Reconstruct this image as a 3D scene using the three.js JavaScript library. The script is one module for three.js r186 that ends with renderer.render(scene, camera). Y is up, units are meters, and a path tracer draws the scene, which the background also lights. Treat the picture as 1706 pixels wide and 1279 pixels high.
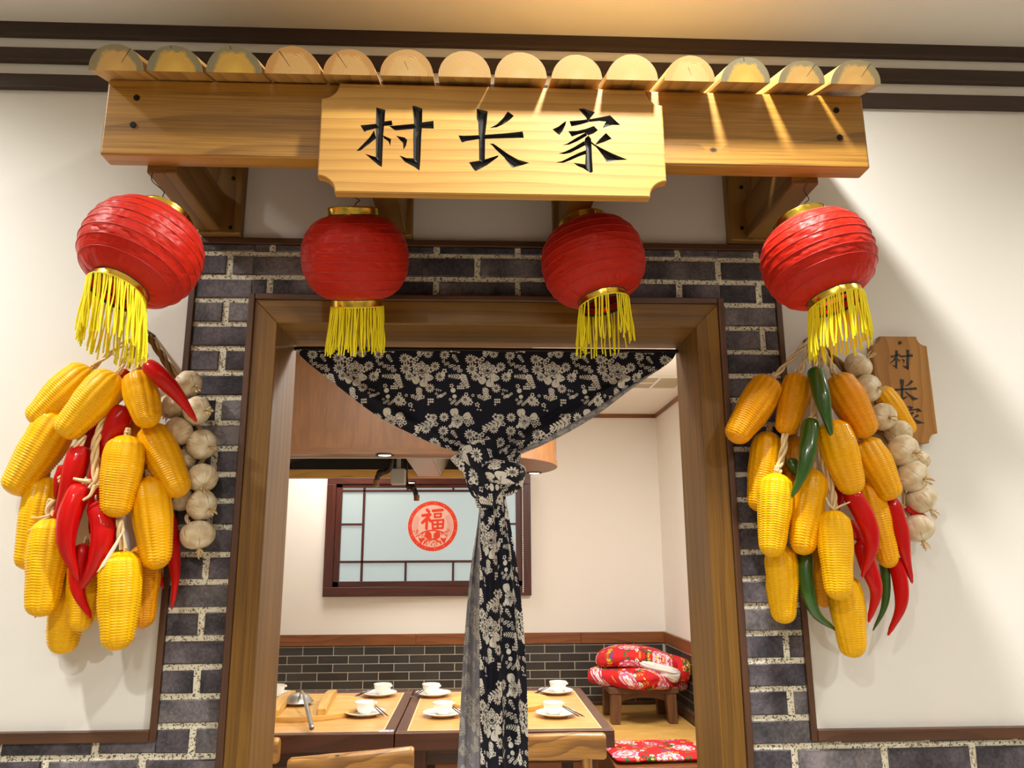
import * as THREE from 'three';
import { RoundedBoxGeometry } from 'three/addons/geometries/RoundedBoxGeometry.js';
import { mergeGeometries, mergeVertices, toCreasedNormals } from 'three/addons/utils/BufferGeometryUtils.js';
import { RectAreaLightUniformsLib } from 'three/addons/lights/RectAreaLightUniformsLib.js';
import { Brush, Evaluator, SUBTRACTION } from 'three-bvh-csg';

// ───────────── camera, lights, exposure ─────────────
const rad = THREE.MathUtils.degToRad;
const scene = new THREE.Scene();
scene.background = new THREE.Color(0x000000);
const camera = new THREE.PerspectiveCamera(52.39, 1706 / 1279, 0.05, 60);
camera.position.set(0, 1.6, 2.0);
camera.rotation.order = 'YXZ';
camera.rotation.set(rad(12.57), rad(-2.66), rad(-0.28));
camera.updateMatrixWorld();
const renderer = new THREE.WebGLRenderer({ antialias: true });
renderer.toneMapping = THREE.LinearToneMapping;
renderer.toneMappingExposure = 1.09;
renderer.shadowMap.enabled = true;
RectAreaLightUniformsLib.init();
const WARM = new THREE.Color(1.0, 0.985, 0.94), WARM2 = new THREE.Color(1.0, 0.985, 0.94);
// unseen hall downlights lighting the facade: x, z, candela, cone degrees, aim offset in z
const HALL_LIGHTS = [
  [0.42, 0.80, 16.5, 78, -0.05], [-1.75, 0.80, 15, 66, -0.05], [2.6, 0.80, 15, 66, -0.05],
  [-0.7, 2.9, 14, 62, -0.6], [1.5, 2.9, 12, 62, -0.6],
];
const HALL_FILL = [0, 3.6, 1.2, 1.2, 1.2];          // added fill panel, out of view: x, z, w, d, radiance
const UNSEEN_ROOM_PANELS = [[0.98, -2.1, 0.6, 0.6, 47], [-0.55, -1.0, 0.6, 0.6, 16], [-1.1, -4.0, 0.6, 0.6, 17]];  // unseen ceiling panels, placed to brighten the back room
const HOOD_CD = 3.0, PANE_GLOW = 0.40;
const HALL_CEIL = 3.35, ROOM_CEIL = 2.82, BACK_Z = -4.65, RIGHT_X = 1.565;

// ───────────── small helpers ─────────────
function rng(seed) { let s = seed | 0; return () => { s = (s + 0x6d2b79f5) | 0; let t = Math.imul(s ^ (s >>> 15), 1 | s); t = (t + Math.imul(t ^ (t >>> 7), 61 | t)) ^ t; return ((t ^ (t >>> 14)) >>> 0) / 4294967296; }; }
const V = (x, y, z) => new THREE.Vector3(x, y, z);
const lerp = THREE.MathUtils.lerp, clamp = THREE.MathUtils.clamp, smooth = (a, b, x) => { const t = clamp((x - a) / (b - a), 0, 1); return t * t * (3 - 2 * t); };
const ray = (px, py) => V((px - 853) / 1300, (639.5 - py) / 1300, -1).applyEuler(camera.rotation);
const at = (px, py, z) => { const d = ray(px, py); return d.multiplyScalar((z - 2) / d.z).add(camera.position); };
const atY = (px, py, y) => { const d = ray(px, py); return d.multiplyScalar((y - 1.6) / d.y).add(camera.position); };
const used = {};
const numbered = (n) => { const k = used[n] = (used[n] ?? -1) + 1; return k ? n + '_' + String(k).padStart(3, '0') : n; };
function tag(o, label, category, group, kind) {
  if (label) o.userData.label = label;
  if (category) o.userData.category = category;
  if (group) o.userData.group = group;
  if (kind) o.userData.kind = kind;
  return o;
}
const shade = (m) => { m.castShadow = m.receiveShadow = true; return m; };
function thing(name, label, category, pos = V(0, 0, 0), group) {
  const g = new THREE.Group(); g.name = numbered(name); g.position.copy(pos); scene.add(g);
  return tag(g, label, category, group);
}
// a part whose geometry is given in the world (or in the parent's own frame with local = true)
function part(name, geo, mat, parent, local = false) {
  if (!local) { let p = parent, o = V(0, 0, 0); while (p && p !== scene) { o.add(p.position); p = p.parent; } geo.translate(-o.x, -o.y, -o.z); }
  const m = shade(new THREE.Mesh(geo, mat)); m.name = name; parent.add(m); return m;
}
function solo(name, geo, mat, label, category, group, kind) {
  geo.computeBoundingBox(); const c = geo.boundingBox.getCenter(V(0, 0, 0)); geo.translate(-c.x, -c.y, -c.z);
  const m = shade(new THREE.Mesh(geo, mat)); m.name = numbered(name); m.position.copy(c); scene.add(m);
  return tag(m, label, category, group, kind);
}
const structure = (name, geo, mat) => { const m = shade(new THREE.Mesh(geo, mat)); m.name = name; scene.add(m); m.userData.kind = 'structure'; return m; };
const structGroup = (name) => { const g = new THREE.Group(); g.name = name; scene.add(g); g.userData.kind = 'structure'; return g; };

// uv in metres from the dominant face direction; u runs along the grain axis
function boxUV(g, grain = 'x', du = 0, dv = 0) {
  g = g.index ? g.toNonIndexed() : g;
  const p = g.attributes.position, uv = new Float32Array(p.count * 2), a = V(), b = V(), c = V(), n = V();
  const ax = 'xyz', gi = ax.indexOf(grain);
  for (let i = 0; i < p.count; i += 3) {
    a.fromBufferAttribute(p, i); b.fromBufferAttribute(p, i + 1); c.fromBufferAttribute(p, i + 2);
    n.copy(b).sub(a).cross(c.clone().sub(a)); const m = [Math.abs(n.x), Math.abs(n.y), Math.abs(n.z)];
    const d = m.indexOf(Math.max(...m)), rest = [0, 1, 2].filter((k) => k !== d);
    let iu = rest[0], iv = rest[1]; if (rest[1] === gi) { iu = rest[1]; iv = rest[0]; }
    [a, b, c].forEach((q, k) => { uv[(i + k) * 2] = q.getComponent(iu) + du; uv[(i + k) * 2 + 1] = q.getComponent(iv) + dv + d * 0.137; });
  }
  g.setAttribute('uv', new THREE.BufferAttribute(uv, 2));
  return g;
}
let woodSeed = rng(99);
function box(x0, x1, y0, y1, z0, z1, r = 0.003, grain = 'x') {
  const w = x1 - x0, h = y1 - y0, d = z1 - z0; r = Math.min(r, w / 2.2, h / 2.2, d / 2.2);
  const g = r > 0 ? new RoundedBoxGeometry(w, h, d, 2, r) : new THREE.BoxGeometry(w, h, d);
  g.translate((x0 + x1) / 2, (y0 + y1) / 2, (z0 + z1) / 2);
  return boxUV(g, grain, woodSeed() * 3, woodSeed() * 3);
}
function extrude(shape, depth, bevel = 0.002, grain = 'x') {      // shape in x,y; runs from z = 0 to z = depth
  const g = new THREE.ExtrudeGeometry(shape, { depth: depth - 2 * bevel, bevelEnabled: bevel > 0, bevelSize: bevel, bevelThickness: bevel, bevelOffset: -bevel, bevelSegments: 2, curveSegments: 14 });
  g.translate(0, 0, bevel);
  return boxUV(g, grain, woodSeed() * 3, woodSeed() * 3);
}
const polyShape = (pts) => new THREE.Shape(pts.map(([x, y]) => new THREE.Vector2(x, y)));
// tube with varying radius; fn(t, angle) scales the radius
function tube(pts, radius, seg = 24, sides = 8, fn = null, closedEnds = true, uvScale = 1) {
  const curve = pts instanceof THREE.Curve ? pts : new THREE.CatmullRomCurve3(pts), fr = curve.computeFrenetFrames(seg, false), len = curve.getLength();
  const pos = [], uv = [], idx = [];
  for (let i = 0; i <= seg; i++) {
    const t = i / seg, c = curve.getPointAt(t), r = typeof radius === 'function' ? radius(t) : radius;
    for (let j = 0; j <= sides; j++) {
      const a = (j % sides) / sides * Math.PI * 2, k = r * (fn ? fn(t, a) : 1), N = fr.normals[i], B = fr.binormals[i];
      pos.push(c.x + k * (Math.cos(a) * N.x + Math.sin(a) * B.x), c.y + k * (Math.cos(a) * N.y + Math.sin(a) * B.y), c.z + k * (Math.cos(a) * N.z + Math.sin(a) * B.z));
      uv.push(t * len * uvScale, j / sides * Math.PI * 2 * (typeof radius === 'function' ? radius(0.4) : radius) * uvScale);
    }
  }
  const w = sides + 1;
  for (let i = 0; i < seg; i++) for (let j = 0; j < sides; j++) { const a = i * w + j, b = a + w; idx.push(a, a + 1, b, b, a + 1, b + 1); }
  if (closedEnds) for (const e of [0, seg]) {
    const c = curve.getPointAt(e / seg), k = pos.length / 3; pos.push(c.x, c.y, c.z); uv.push(0, 0);
    for (let j = 0; j < sides; j++) { const a = e * w + j; e ? idx.push(a, a + 1, k) : idx.push(a + 1, a, k); }
  }
  const g = new THREE.BufferGeometry(); g.setAttribute('position', new THREE.Float32BufferAttribute(pos, 3)); g.setAttribute('uv', new THREE.Float32BufferAttribute(uv, 2)); g.setIndex(idx);
  g.computeVertexNormals();
  const n = g.attributes.normal;                                  // weld the seam
  for (let i = 0; i <= seg; i++) { const a = i * w, b = a + sides; const s = V(n.getX(a) + n.getX(b), n.getY(a) + n.getY(b), n.getZ(a) + n.getZ(b)).normalize(); n.setXYZ(a, s.x, s.y, s.z); n.setXYZ(b, s.x, s.y, s.z); }
  return g;
}
// grid surface f(u, v) -> [x, y, z, tu, tv]
function sheet(nu, nv, f) {
  const pos = [], uv = [], idx = [];
  for (let j = 0; j <= nv; j++) for (let i = 0; i <= nu; i++) { const q = f(i / nu, j / nv); pos.push(q[0], q[1], q[2]); uv.push(q[3], q[4]); }
  for (let j = 0; j < nv; j++) for (let i = 0; i < nu; i++) { const a = j * (nu + 1) + i, b = a + nu + 1; idx.push(a, b, a + 1, a + 1, b, b + 1); }
  const g = new THREE.BufferGeometry(); g.setAttribute('position', new THREE.Float32BufferAttribute(pos, 3)); g.setAttribute('uv', new THREE.Float32BufferAttribute(uv, 2)); g.setIndex(idx); g.computeVertexNormals();
  return g;
}
const merge = (list) => mergeGeometries(list.map((g) => { g = g.index ? g.toNonIndexed() : g; for (const k of Object.keys(g.attributes)) if (!['position', 'normal', 'uv'].includes(k)) g.deleteAttribute(k); return g; }));
function braid(pts, r, twist = 60, strands = 3, seg = 60) {
  const curve = new THREE.CatmullRomCurve3(pts), len = curve.getLength(), fr = curve.computeFrenetFrames(seg, false), out = [];
  for (let k = 0; k < strands; k++) {
    const q = [];
    for (let i = 0; i <= seg; i++) { const t = i / seg, a = t * len * twist + k / strands * Math.PI * 2, c = curve.getPointAt(t); q.push(c.addScaledVector(fr.normals[i], Math.cos(a) * r * 0.62).addScaledVector(fr.binormals[i], Math.sin(a) * r * 0.62)); }
    out.push(tube(q, r * 0.55, seg, 6));
  }
  return merge(out);
}

// ───────────── textures ─────────────
function noiseGrid(seed, n = 256) { const r = rng(seed), a = new Float32Array(n * n); for (let i = 0; i < a.length; i++) a[i] = r(); return a; }
const NG = noiseGrid(7);
function noise(x, y, px = 256, py = 256) {
  const xi = Math.floor(x), yi = Math.floor(y), fx = x - xi, fy = y - yi, sx = fx * fx * (3 - 2 * fx), sy = fy * fy * (3 - 2 * fy);
  const X0 = ((xi % px) + px) % px, X1 = (X0 + 1) % px, Y0 = ((yi % py) + py) % py, Y1 = (Y0 + 1) % py;
  return lerp(lerp(NG[Y0 * 256 + X0], NG[Y0 * 256 + X1], sx), lerp(NG[Y1 * 256 + X0], NG[Y1 * 256 + X1], sx), sy);
}
function fbm(x, y, px, py, oct = 4) { let s = 0, a = 0.5, n = 0; for (let o = 0; o < oct; o++) { s += a * noise(x + o * 17, y + o * 31, Math.min(px, 256), Math.min(py, 256)); n += a; a *= 0.5; x *= 2; y *= 2; px *= 2; py *= 2; } return s / n; }
const hex = (h) => [(h >> 16) & 255, (h >> 8) & 255, h & 255];
function pixelTex(w, h, f, srgb = true) {
  const d = new Uint8Array(w * h * 4);
  for (let y = 0; y < h; y++) for (let x = 0; x < w; x++) { const c = f(x / w, y / h, x, y), i = (y * w + x) * 4; d[i] = clamp(c[0], 0, 255); d[i + 1] = clamp(c[1], 0, 255); d[i + 2] = clamp(c[2], 0, 255); d[i + 3] = 255; }
  const t = new THREE.DataTexture(d, w, h); t.magFilter = THREE.LinearFilter; t.minFilter = THREE.LinearMipmapLinearFilter; t.generateMipmaps = true; t.wrapS = t.wrapT = THREE.RepeatWrapping; if (srgb) t.colorSpace = THREE.SRGBColorSpace; t.needsUpdate = true; return t;
}
const mix3 = (a, b, t) => [lerp(a[0], b[0], t), lerp(a[1], b[1], t), lerp(a[2], b[2], t)];
// wood grain: u along the grain; lu × lv metres
function woodTex(light, dark, { lu = 1.6, lv = 0.4, rings = 7, warp = 0.9, streak = 0.35, ring = 0.5, knots = 0, seed = 1, w = 1024, h = 512 } = {}) {
  const L = hex(light), D = hex(dark), r = rng(seed), K = [], ox = Math.floor(r() * 50) , oy = Math.floor(r() * 50);
  for (let i = 0; i < knots; i++) K.push([r(), r(), 0.012 + r() * 0.02]);
  const t = pixelTex(w, h, (u, v) => {
    let vv = v, kd = 0;
    for (const [ku, kv, kr] of K) { let du = u - ku, dv = v - kv; du -= Math.round(du); dv -= Math.round(dv); const d2 = Math.hypot(du * lu, dv * lv * 1.4) ; const e = Math.exp(-d2 * d2 / (kr * kr * 3)); vv += Math.sign(dv || 1) * e * 0.07; kd = Math.max(kd, smooth(kr * 0.75, kr * 0.2, d2)); }
    const q = vv * rings + warp * fbm(u * 3 + ox, vv * 2 + oy, 3, 2, 3) * 2;
    const f = q - Math.floor(q), g = Math.pow(f, 2.2) * smooth(1, 0.93, f);
    const s = noise(u * 9 + ox, v * 170, 9, 170) * 0.6 + noise(u * 24, v * 256 + 11, 24, 256) * 0.4, b = fbm(u * 4 + 5, v * 3 + ox, 4, 3, 3);
    return mix3(mix3(L, D, clamp(ring * g + streak * (s - 0.35) + 0.5 * (b - 0.45), 0, 1)), [38, 22, 12], kd * 0.85);
  });
  t.repeat.set(1 / lu, 1 / lv); return t;
}
function canvasTex(w, h, draw) {
  const c = document.createElement('canvas'); c.width = w; c.height = h; const x = c.getContext('2d'); draw(x, w, h);
  const t = new THREE.CanvasTexture(c); t.colorSpace = THREE.SRGBColorSpace; t.wrapS = t.wrapT = THREE.RepeatWrapping; t.magFilter = THREE.LinearFilter; t.anisotropy = 8; return t;
}
const std = (o) => new THREE.MeshStandardMaterial(o), phys = (o) => new THREE.MeshPhysicalMaterial(o);
const woodMat = (tex, rough = 0.55, extra = {}) => phys({ map: tex, bumpMap: tex, bumpScale: 0.0006, roughness: rough, clearcoat: 0.15, clearcoatRoughness: 0.35, ...extra });

const M = {};
M.plaster = std({ color: 0xe8e5de, roughness: 0.92 });
M.ceiling = std({ color: 0xece8de, roughness: 0.95 });
M.roomPlaster = std({ color: 0xf0ebe2, roughness: 0.9 });
M.floor = std({ color: 0xc2b8a9, roughness: 0.35 });
M.darkTrim = woodMat(woodTex(0x5e3c25, 0x2e1a10, { lu: 1.2, lv: 0.2, rings: 3, ring: 0.35, seed: 3, w: 512, h: 256 }), 0.5);
M.roofTrim = woodMat(woodTex(0x3c281c, 0x22150e, { lu: 1.2, lv: 0.2, rings: 3, ring: 0.3, seed: 4, w: 512, h: 256 }), 0.6);
M.beam = woodMat(woodTex(0xb88632, 0x5c390f, { rings: 5, warp: 0.7, ring: 0.3, streak: 0.6, knots: 1, seed: 12 }), 0.42, { clearcoat: 0.3 });
M.arm = woodMat(woodTex(0x8f6829, 0x543610, { rings: 8, seed: 21, knots: 2, w: 512, h: 256 }), 0.6);
M.sign = woodMat(woodTex(0xd2a04c, 0x946022, { rings: 13, warp: 0.6, ring: 0.42, streak: 0.3, knots: 0, seed: 31, lv: 0.35 }), 0.5);
M.frame = woodMat(woodTex(0x875e1b, 0x432a09, { rings: 5, warp: 0.45, ring: 0.32, streak: 0.6, seed: 41, lu: 1.8, lv: 0.24 }), 0.5, { clearcoat: 0.08 });
M.plaque = woodMat(woodTex(0xb57f35, 0x80501d, { lu: 0.6, lv: 0.16, rings: 5, seed: 51, w: 512, h: 256 }), 0.6);
M.log = woodMat(woodTex(0xc79c52, 0x8a602a, { rings: 10, streak: 0.4, seed: 61, w: 512, h: 256 }), 0.6);
M.hood = woodMat(woodTex(0x85562b, 0x573414, { lu: 0.7, lv: 0.5, rings: 6, ring: 0.18, warp: 0.4, streak: 0.5, seed: 71, w: 512, h: 512 }), 0.45);
M.tableDark = woodMat(woodTex(0x5c3019, 0x2c150a, { rings: 5, ring: 0.4, seed: 81, w: 512, h: 256 }), 0.35, { clearcoat: 0.25 });
M.tablePlank = woodMat(woodTex(0xdfa860, 0xb97e3c, { rings: 6, ring: 0.35, seed: 91, w: 512, h: 256 }), 0.3, { clearcoat: 0.4 });
M.inlay = woodMat(woodTex(0xf3d49d, 0xe2bb7c, { rings: 3, seed: 92, w: 256, h: 128 }), 0.3);
M.logSeat = woodMat(woodTex(0xc58f41, 0x5c3511, { lu: 0.9, lv: 0.3, rings: 6, warp: 1.3, ring: 0.6, streak: 0.45, knots: 4, seed: 101, w: 512, h: 256 }), 0.3, { clearcoat: 0.5 });
M.stool = woodMat(woodTex(0x74492a, 0x3b2212, { lu: 0.8, lv: 0.3, rings: 5, seed: 111, w: 256, h: 128 }), 0.5);
M.lid = woodMat(woodTex(0xdfae5c, 0xb37f38, { lu: 0.9, lv: 0.3, rings: 6, seed: 121, w: 512, h: 256 }), 0.55);
M.cap = woodMat(woodTex(0x8f5428, 0x55301a, { lu: 1.2, lv: 0.2, rings: 3, seed: 131, w: 512, h: 128 }), 0.4);
M.windowWood = woodMat(woodTex(0x54241a, 0x2e120c, { lu: 1, lv: 0.2, rings: 3, seed: 141, w: 256, h: 128 }), 0.35);
M.mat = std({ map: (() => { const t = pixelTex(512, 512, (u, v) => { const k = 0.5 + 0.5 * Math.sin(u * Math.PI * 2 * 64), n = noise(u * 40, v * 160, 40, 160), b = fbm(u * 4, v * 4, 4, 4, 3); return mix3([222, 178, 96], [176, 128, 56], 0.3 * k + 0.35 * n + 0.5 * (b - 0.4)); }); t.repeat.set(1 / 0.4, 1 / 0.4); return t; })(), roughness: 0.7 });
const brickTex = pixelTex(1024, 1024, (u, v) => { const b = fbm(u * 14, v * 14, 14, 14, 4), f = noise(u * 200, v * 200, 200, 200), c = fbm(u * 5 + 9, v * 5, 5, 5, 3); const k = clamp(0.5 + 1.5 * (b - 0.5) + 0.7 * (c - 0.5) + 0.35 * (f - 0.5), 0, 1); const sp = noise(u * 250, v * 250 + 40, 250, 250); return mix3(mix3([48, 46, 51], [134, 126, 128], k), [180, 172, 165], sp > 0.93 ? 0.35 : 0); });
M.brick = [0xffffff, 0xe4e0e6, 0xcfcdd6].map((c) => std({ map: brickTex, color: c, bumpMap: brickTex, bumpScale: 0.002, roughness: 0.82 }));
const mortarTex = pixelTex(1024, 1024, (u, v) => { const f = noise(u * 230, v * 230, 230, 230), g = noise(u * 120 + 5, v * 120, 120, 120), b = fbm(u * 20, v * 20, 20, 20, 2); return mix3(mix3([246, 240, 218], [218, 208, 184], b), [58, 50, 40], f > 0.78 ? 0.75 : g > 0.84 ? 0.45 : 0); });
mortarTex.repeat.set(1 / 0.6, 1 / 0.6);
M.mortar = std({ map: mortarTex, bumpMap: mortarTex, bumpScale: 0.002, roughness: 0.95 });
const tileTex = pixelTex(256, 256, (u, v) => { const b = fbm(u * 6, v * 6, 6, 6, 4); return mix3([50, 47, 44], [70, 66, 61], b); });
M.tile = [0xffffff, 0xe2e2e2].map((c) => std({ map: tileTex, color: c, roughness: 0.42 }));
M.grout = std({ color: 0xcfc8ba, roughness: 0.9 });
M.black = std({ color: 0x1a1613, roughness: 0.6 });
M.carved = std({ color: 0x231f1d, roughness: 0.5 });
M.screw = std({ color: 0x1c1814, roughness: 0.5, metalness: 0.6 });
M.wire = std({ color: 0x2a2520, roughness: 0.4, metalness: 0.8 });
M.gold = std({ color: new THREE.Color(0.95, 0.66, 0.10), metalness: 1, roughness: 0.2 });
M.steel = std({ color: 0xb9b5ac, metalness: 0.9, roughness: 0.42 });
M.steelDark = std({ color: 0x5d574c, metalness: 0.8, roughness: 0.25 });
M.filterDark = std({ color: 0x2c2822, metalness: 0.5, roughness: 0.35 });
M.pipe = std({ color: 0x2b1d14, metalness: 0.6, roughness: 0.35 });
M.greyBox = std({ color: 0xa39c90, roughness: 0.6 });
M.porcelain = phys({ color: 0xf4f0e8, roughness: 0.18, clearcoat: 0.6 });
M.white = std({ color: 0xe8e4da, roughness: 0.6 });
M.yellow = std({ color: 0xffee10, roughness: 0.65 });
M.straw = std({ map: (() => { const t = pixelTex(128, 128, (u, v) => mix3([246, 226, 178], [196, 160, 104], clamp(noise(u * 6, v * 60, 6, 60) * 1.2 - 0.2, 0, 1))); t.repeat.set(12, 30); return t; })(), roughness: 0.85 });
M.strawDark = std({ color: 0x8a6a3c, roughness: 0.9 });
M.chop = std({ color: 0x3a2118, roughness: 0.4 });
M.lampGlow = std({ color: 0xffffff, emissive: new THREE.Color(1, 0.9, 0.74), emissiveIntensity: 3, roughness: 0.5 });
M.whitePaint = std({ color: 0xe6e2d8, roughness: 0.5 });
M.corn = [[0.90, 0.43, 0.001], [0.94, 0.50, 0.001], [0.82, 0.33, 0.001]].map((c, i) => phys({ color: new THREE.Color(...c), roughness: 0.45, specularIntensity: 0.3, clearcoat: 0.26, clearcoatRoughness: 0.12 }));  // last, darker orange tone puts shade into the colour of shadowed cobs
M.red = phys({ color: new THREE.Color(0.56, 0.003, 0.003), roughness: 0.5, specularIntensity: 0.15, clearcoat: 0.6, clearcoatRoughness: 0.05 });
M.green = phys({ color: new THREE.Color(0.022, 0.10, 0.008), roughness: 0.28, clearcoat: 0.9, clearcoatRoughness: 0.1 });
const garlicTex = pixelTex(512, 256, (u, v) => { const s = noise(u * 90, v * 4, 90, 4), b = fbm(u * 10, v * 6, 10, 6, 3); return mix3(mix3([244, 234, 208], [204, 180, 138], clamp(b * 1.4 - 0.25, 0, 1)), [158, 122, 84], s > 0.72 ? (s - 0.72) * 2.2 : 0); });
M.garlic = std({ map: garlicTex, bumpMap: garlicTex, bumpScale: 0.0012, roughness: 0.55 });
const lanternBump = pixelTex(512, 512, (u, v) => { const a = fbm(u * 10, v * 6, 10, 6, 4), b = Math.abs(fbm(u * 8 + 3, v * 8, 8, 8, 3) - 0.5) * 2; const k = 255 * clamp(0.4 * a + 0.6 * b, 0, 1); return [k, k, k]; }, false);
M.lantern = phys({ color: new THREE.Color(0.66, 0.022, 0.007), roughness: 0.45, specularIntensity: 0.45, transmission: 0.3, thickness: 0, side: THREE.DoubleSide, bumpMap: lanternBump, bumpScale: 0.006, });
M.paleShade = std({ color: 0xd9b48c, roughness: 0.8 });
M.vent = std({ color: 0xb9ab8e, roughness: 0.6 });
M.pane = std({ color: 0x87918f, roughness: 0.35, emissive: new THREE.Color(0.66, 0.80, 0.80), emissiveIntensity: PANE_GLOW });
// printed cloth: navy cotton with cream flowers, and red cotton with peonies
const petals = (c, x, y, r, n, a0, wr, col) => { c.fillStyle = col; for (let i = 0; i < n; i++) { const a = a0 + i / n * Math.PI * 2; c.beginPath(); c.ellipse(x + Math.cos(a) * r * 0.66, y + Math.sin(a) * r * 0.66, r * 0.34, r * wr, a, 0, 7); c.fill(); } };
const dot = (c, x, y, r, col) => { c.fillStyle = col; c.beginPath(); c.arc(x, y, r, 0, 7); c.fill(); };
function leafSprig(c, x, y, a, len, n, col, w = 0.2) {
  c.save(); c.translate(x, y); c.rotate(a); c.strokeStyle = col; c.lineWidth = len * 0.03; c.beginPath(); c.moveTo(0, 0); c.lineTo(len, 0); c.stroke(); c.fillStyle = col;
  for (let i = 0; i < n; i++) { const t = (i + 0.6) / n * len, l = len * 0.32 * (1 - 0.45 * i / n); for (const s of [-1, 1]) { c.save(); c.translate(t, 0); c.rotate(s * 0.75); c.beginPath(); c.ellipse(l * 0.55, 0, l * 0.5, l * w, 0, 0, 7); c.fill(); c.restore(); } }
  c.beginPath(); c.ellipse(len, 0, len * 0.14, len * 0.05, 0, 0, 7); c.fill(); c.restore();
}
function navyCloth(bg, fg, fg2) {
  return canvasTex(1024, 1216, (c, W, H) => {
    c.fillStyle = bg; c.fillRect(0, 0, W, H); const S = 1024 / 630, r = rng(5);
    const daisy = (x, y, R) => { petals(c, x, y, R, 11, x, 0.15, fg); dot(c, x, y, R * 0.36, bg); petals(c, x, y, R * 0.34, 6, 0, 0.2, fg2); dot(c, x, y, R * 0.1, bg); };
    const bud = (x, y, R) => { petals(c, x, y, R, 5, y, 0.34, fg); dot(c, x, y, R * 0.3, bg); };
    const rose = (x, y, R) => {
      for (let k = 0; k < 4; k++) { const q = R * (1 - k * 0.24); for (let i = 0; i < 9 - k; i++) { const a = i / (9 - k) * 6.283 + k; dot(c, x + Math.cos(a) * q * 0.72, y + Math.sin(a) * q * 0.72 * 0.85, q * 0.3, bg); dot(c, x + Math.cos(a) * q * 0.70, y + Math.sin(a) * q * 0.70 * 0.85, q * 0.25, fg); } }
      c.strokeStyle = bg; c.lineWidth = R * 0.07; for (const k of [0.2, 0.42]) { c.beginPath(); c.arc(x, y - R * 0.05, R * k, 0.2, 3.0); c.stroke(); }
    };
    const big = (x, y, R, a) => { c.save(); c.translate(x, y); c.rotate(a); c.fillStyle = fg; c.beginPath(); c.moveTo(0, R * 0.9); c.bezierCurveTo(-R * 1.1, R * 0.1, -R * 0.75, -R, 0, -R * 0.8); c.bezierCurveTo(R * 0.75, -R, R * 1.1, R * 0.1, 0, R * 0.9); c.fill(); c.strokeStyle = bg; c.lineWidth = R * 0.07; c.beginPath(); c.moveTo(0, R * 0.9); c.lineTo(0, 0); c.stroke(); c.restore(); };
    for (const ox of [-1260, -630, 0, 630]) for (const oy of [-750, 0, 750]) {
      c.save(); c.scale(S, S); c.translate(ox, oy);
      // first bouquet
      leafSprig(c, 420, 150, 2.75, 190, 5, fg); leafSprig(c, 560, 235, 0.95, 90, 4, fg); bud(420, 182, 24); bud(350, 110, 34); daisy(395, 118, 38); daisy(495, 115, 46); daisy(490, 247, 50);
      big(592, 76, 56, -0.2); big(706, 108, 50, 1.1); rose(622, 146, 62); for (const [x, y] of [[555, 205], [590, 200], [622, 208], [645, 186], [575, 182]]) dot(c, x, y, 17, fg); for (const [x, y] of [[700, 165], [735, 150], [760, 170], [720, 190], [745, 130]]) bud(x, y, 21);
      // chain of small flowers
      for (let i = 0; i < 9; i++) bud(480 + i * 21, 312 + i * 11 + (i % 2) * 18, 17);
      // second bouquet
      daisy(752, 385, 58); daisy(788, 462, 46); daisy(735, 285, 52); bud(800, 300, 34); bud(842, 345, 30); bud(850, 290, 26); bud(880, 245, 26); daisy(960, 232, 46);
      leafSprig(c, 650, 425, 1.15, 150, 6, fg); leafSprig(c, 660, 465, 3.2, 120, 5, fg, 0.15);
      rose(902, 400, 92); big(846, 496, 52, 2.3); big(976, 474, 52, -1.5); big(926, 522, 54, 3.3); daisy(1030, 360, 48); bud(990, 395, 32); daisy(1080, 465, 50); dot(c, 1105, 445, 22, fg); bud(1120, 410, 26);
      // scattered sprigs
      daisy(985, 578, 46); leafSprig(c, 1030, 590, 0.2, 60, 3, fg); leafSprig(c, 880, 560, 1.5, 120, 5, fg, 0.25); for (let i = 0; i < 6; i++) bud(868 + (i % 2) * 34, 585 + i * 18, 15);
      for (let i = 0; i < 7; i++) bud(1040 + r() * 90, 630 + r() * 40, 14); dot(c, 1090, 655, 18, fg); dot(c, 1205, 600, 24, fg); dot(c, 1220, 660, 20, fg); for (let i = 0; i < 7; i++) dot(c, 975 + (i % 3) * 20, 690 + Math.floor(i / 3) * 24, 10, fg);
      daisy(1335, 705, 52); for (let i = 0; i < 8; i++) bud(1180 + i * 14, 690 + ((i * 37) % 50), 15); bud(1435, 740, 24); bud(700, 640, 22); daisy(690, 690, 44); bud(740, 720, 28); for (let i = 0; i < 8; i++) dot(c, 620 + (i % 4) * 18, 560 + Math.floor(i / 4) * 20, 9, fg); leafSprig(c, 800, 640, 0.6, 90, 4, fg);
      const q = rng(61); for (let i = 0; i < 9; i++) { const x = 310 + q() * 630, y = q() * 750; if (q() < 0.5) bud(x, y, 15 + q() * 8); else for (let k = 0; k < 5; k++) dot(c, x + (q() - 0.5) * 44, y + (q() - 0.5) * 44, 7, fg); }
      c.restore();
    }
    // weave and worn ink
    const id = c.getImageData(0, 0, W, H), d = id.data;
    for (let y = 0; y < H; y++) for (let x = 0; x < W; x++) { const i = (y * W + x) * 4, k = 0.86 + 0.22 * noise(x / 3, y / 3) * (0.7 + 0.3 * Math.sin(x * 1.3) * Math.sin(y * 1.3)) + 0.1 * (fbm(x / 90, y / 90, 256, 256, 2) - 0.5); d[i] *= k; d[i + 1] *= k; d[i + 2] *= k; }
    c.putImageData(id, 0, 0);
  });
}
const navyTex = navyCloth('#080b22', '#f4efe4', '#d2cbbd'); navyTex.repeat.set(1 / 0.187, 1 / 0.222);
const backTex = navyCloth('#86848c', '#b9b4ac', '#a5a1a3'); backTex.repeat.set(1 / 0.187, 1 / 0.222);
M.navy = std({ map: navyTex, roughness: 0.85, side: THREE.DoubleSide });
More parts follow.
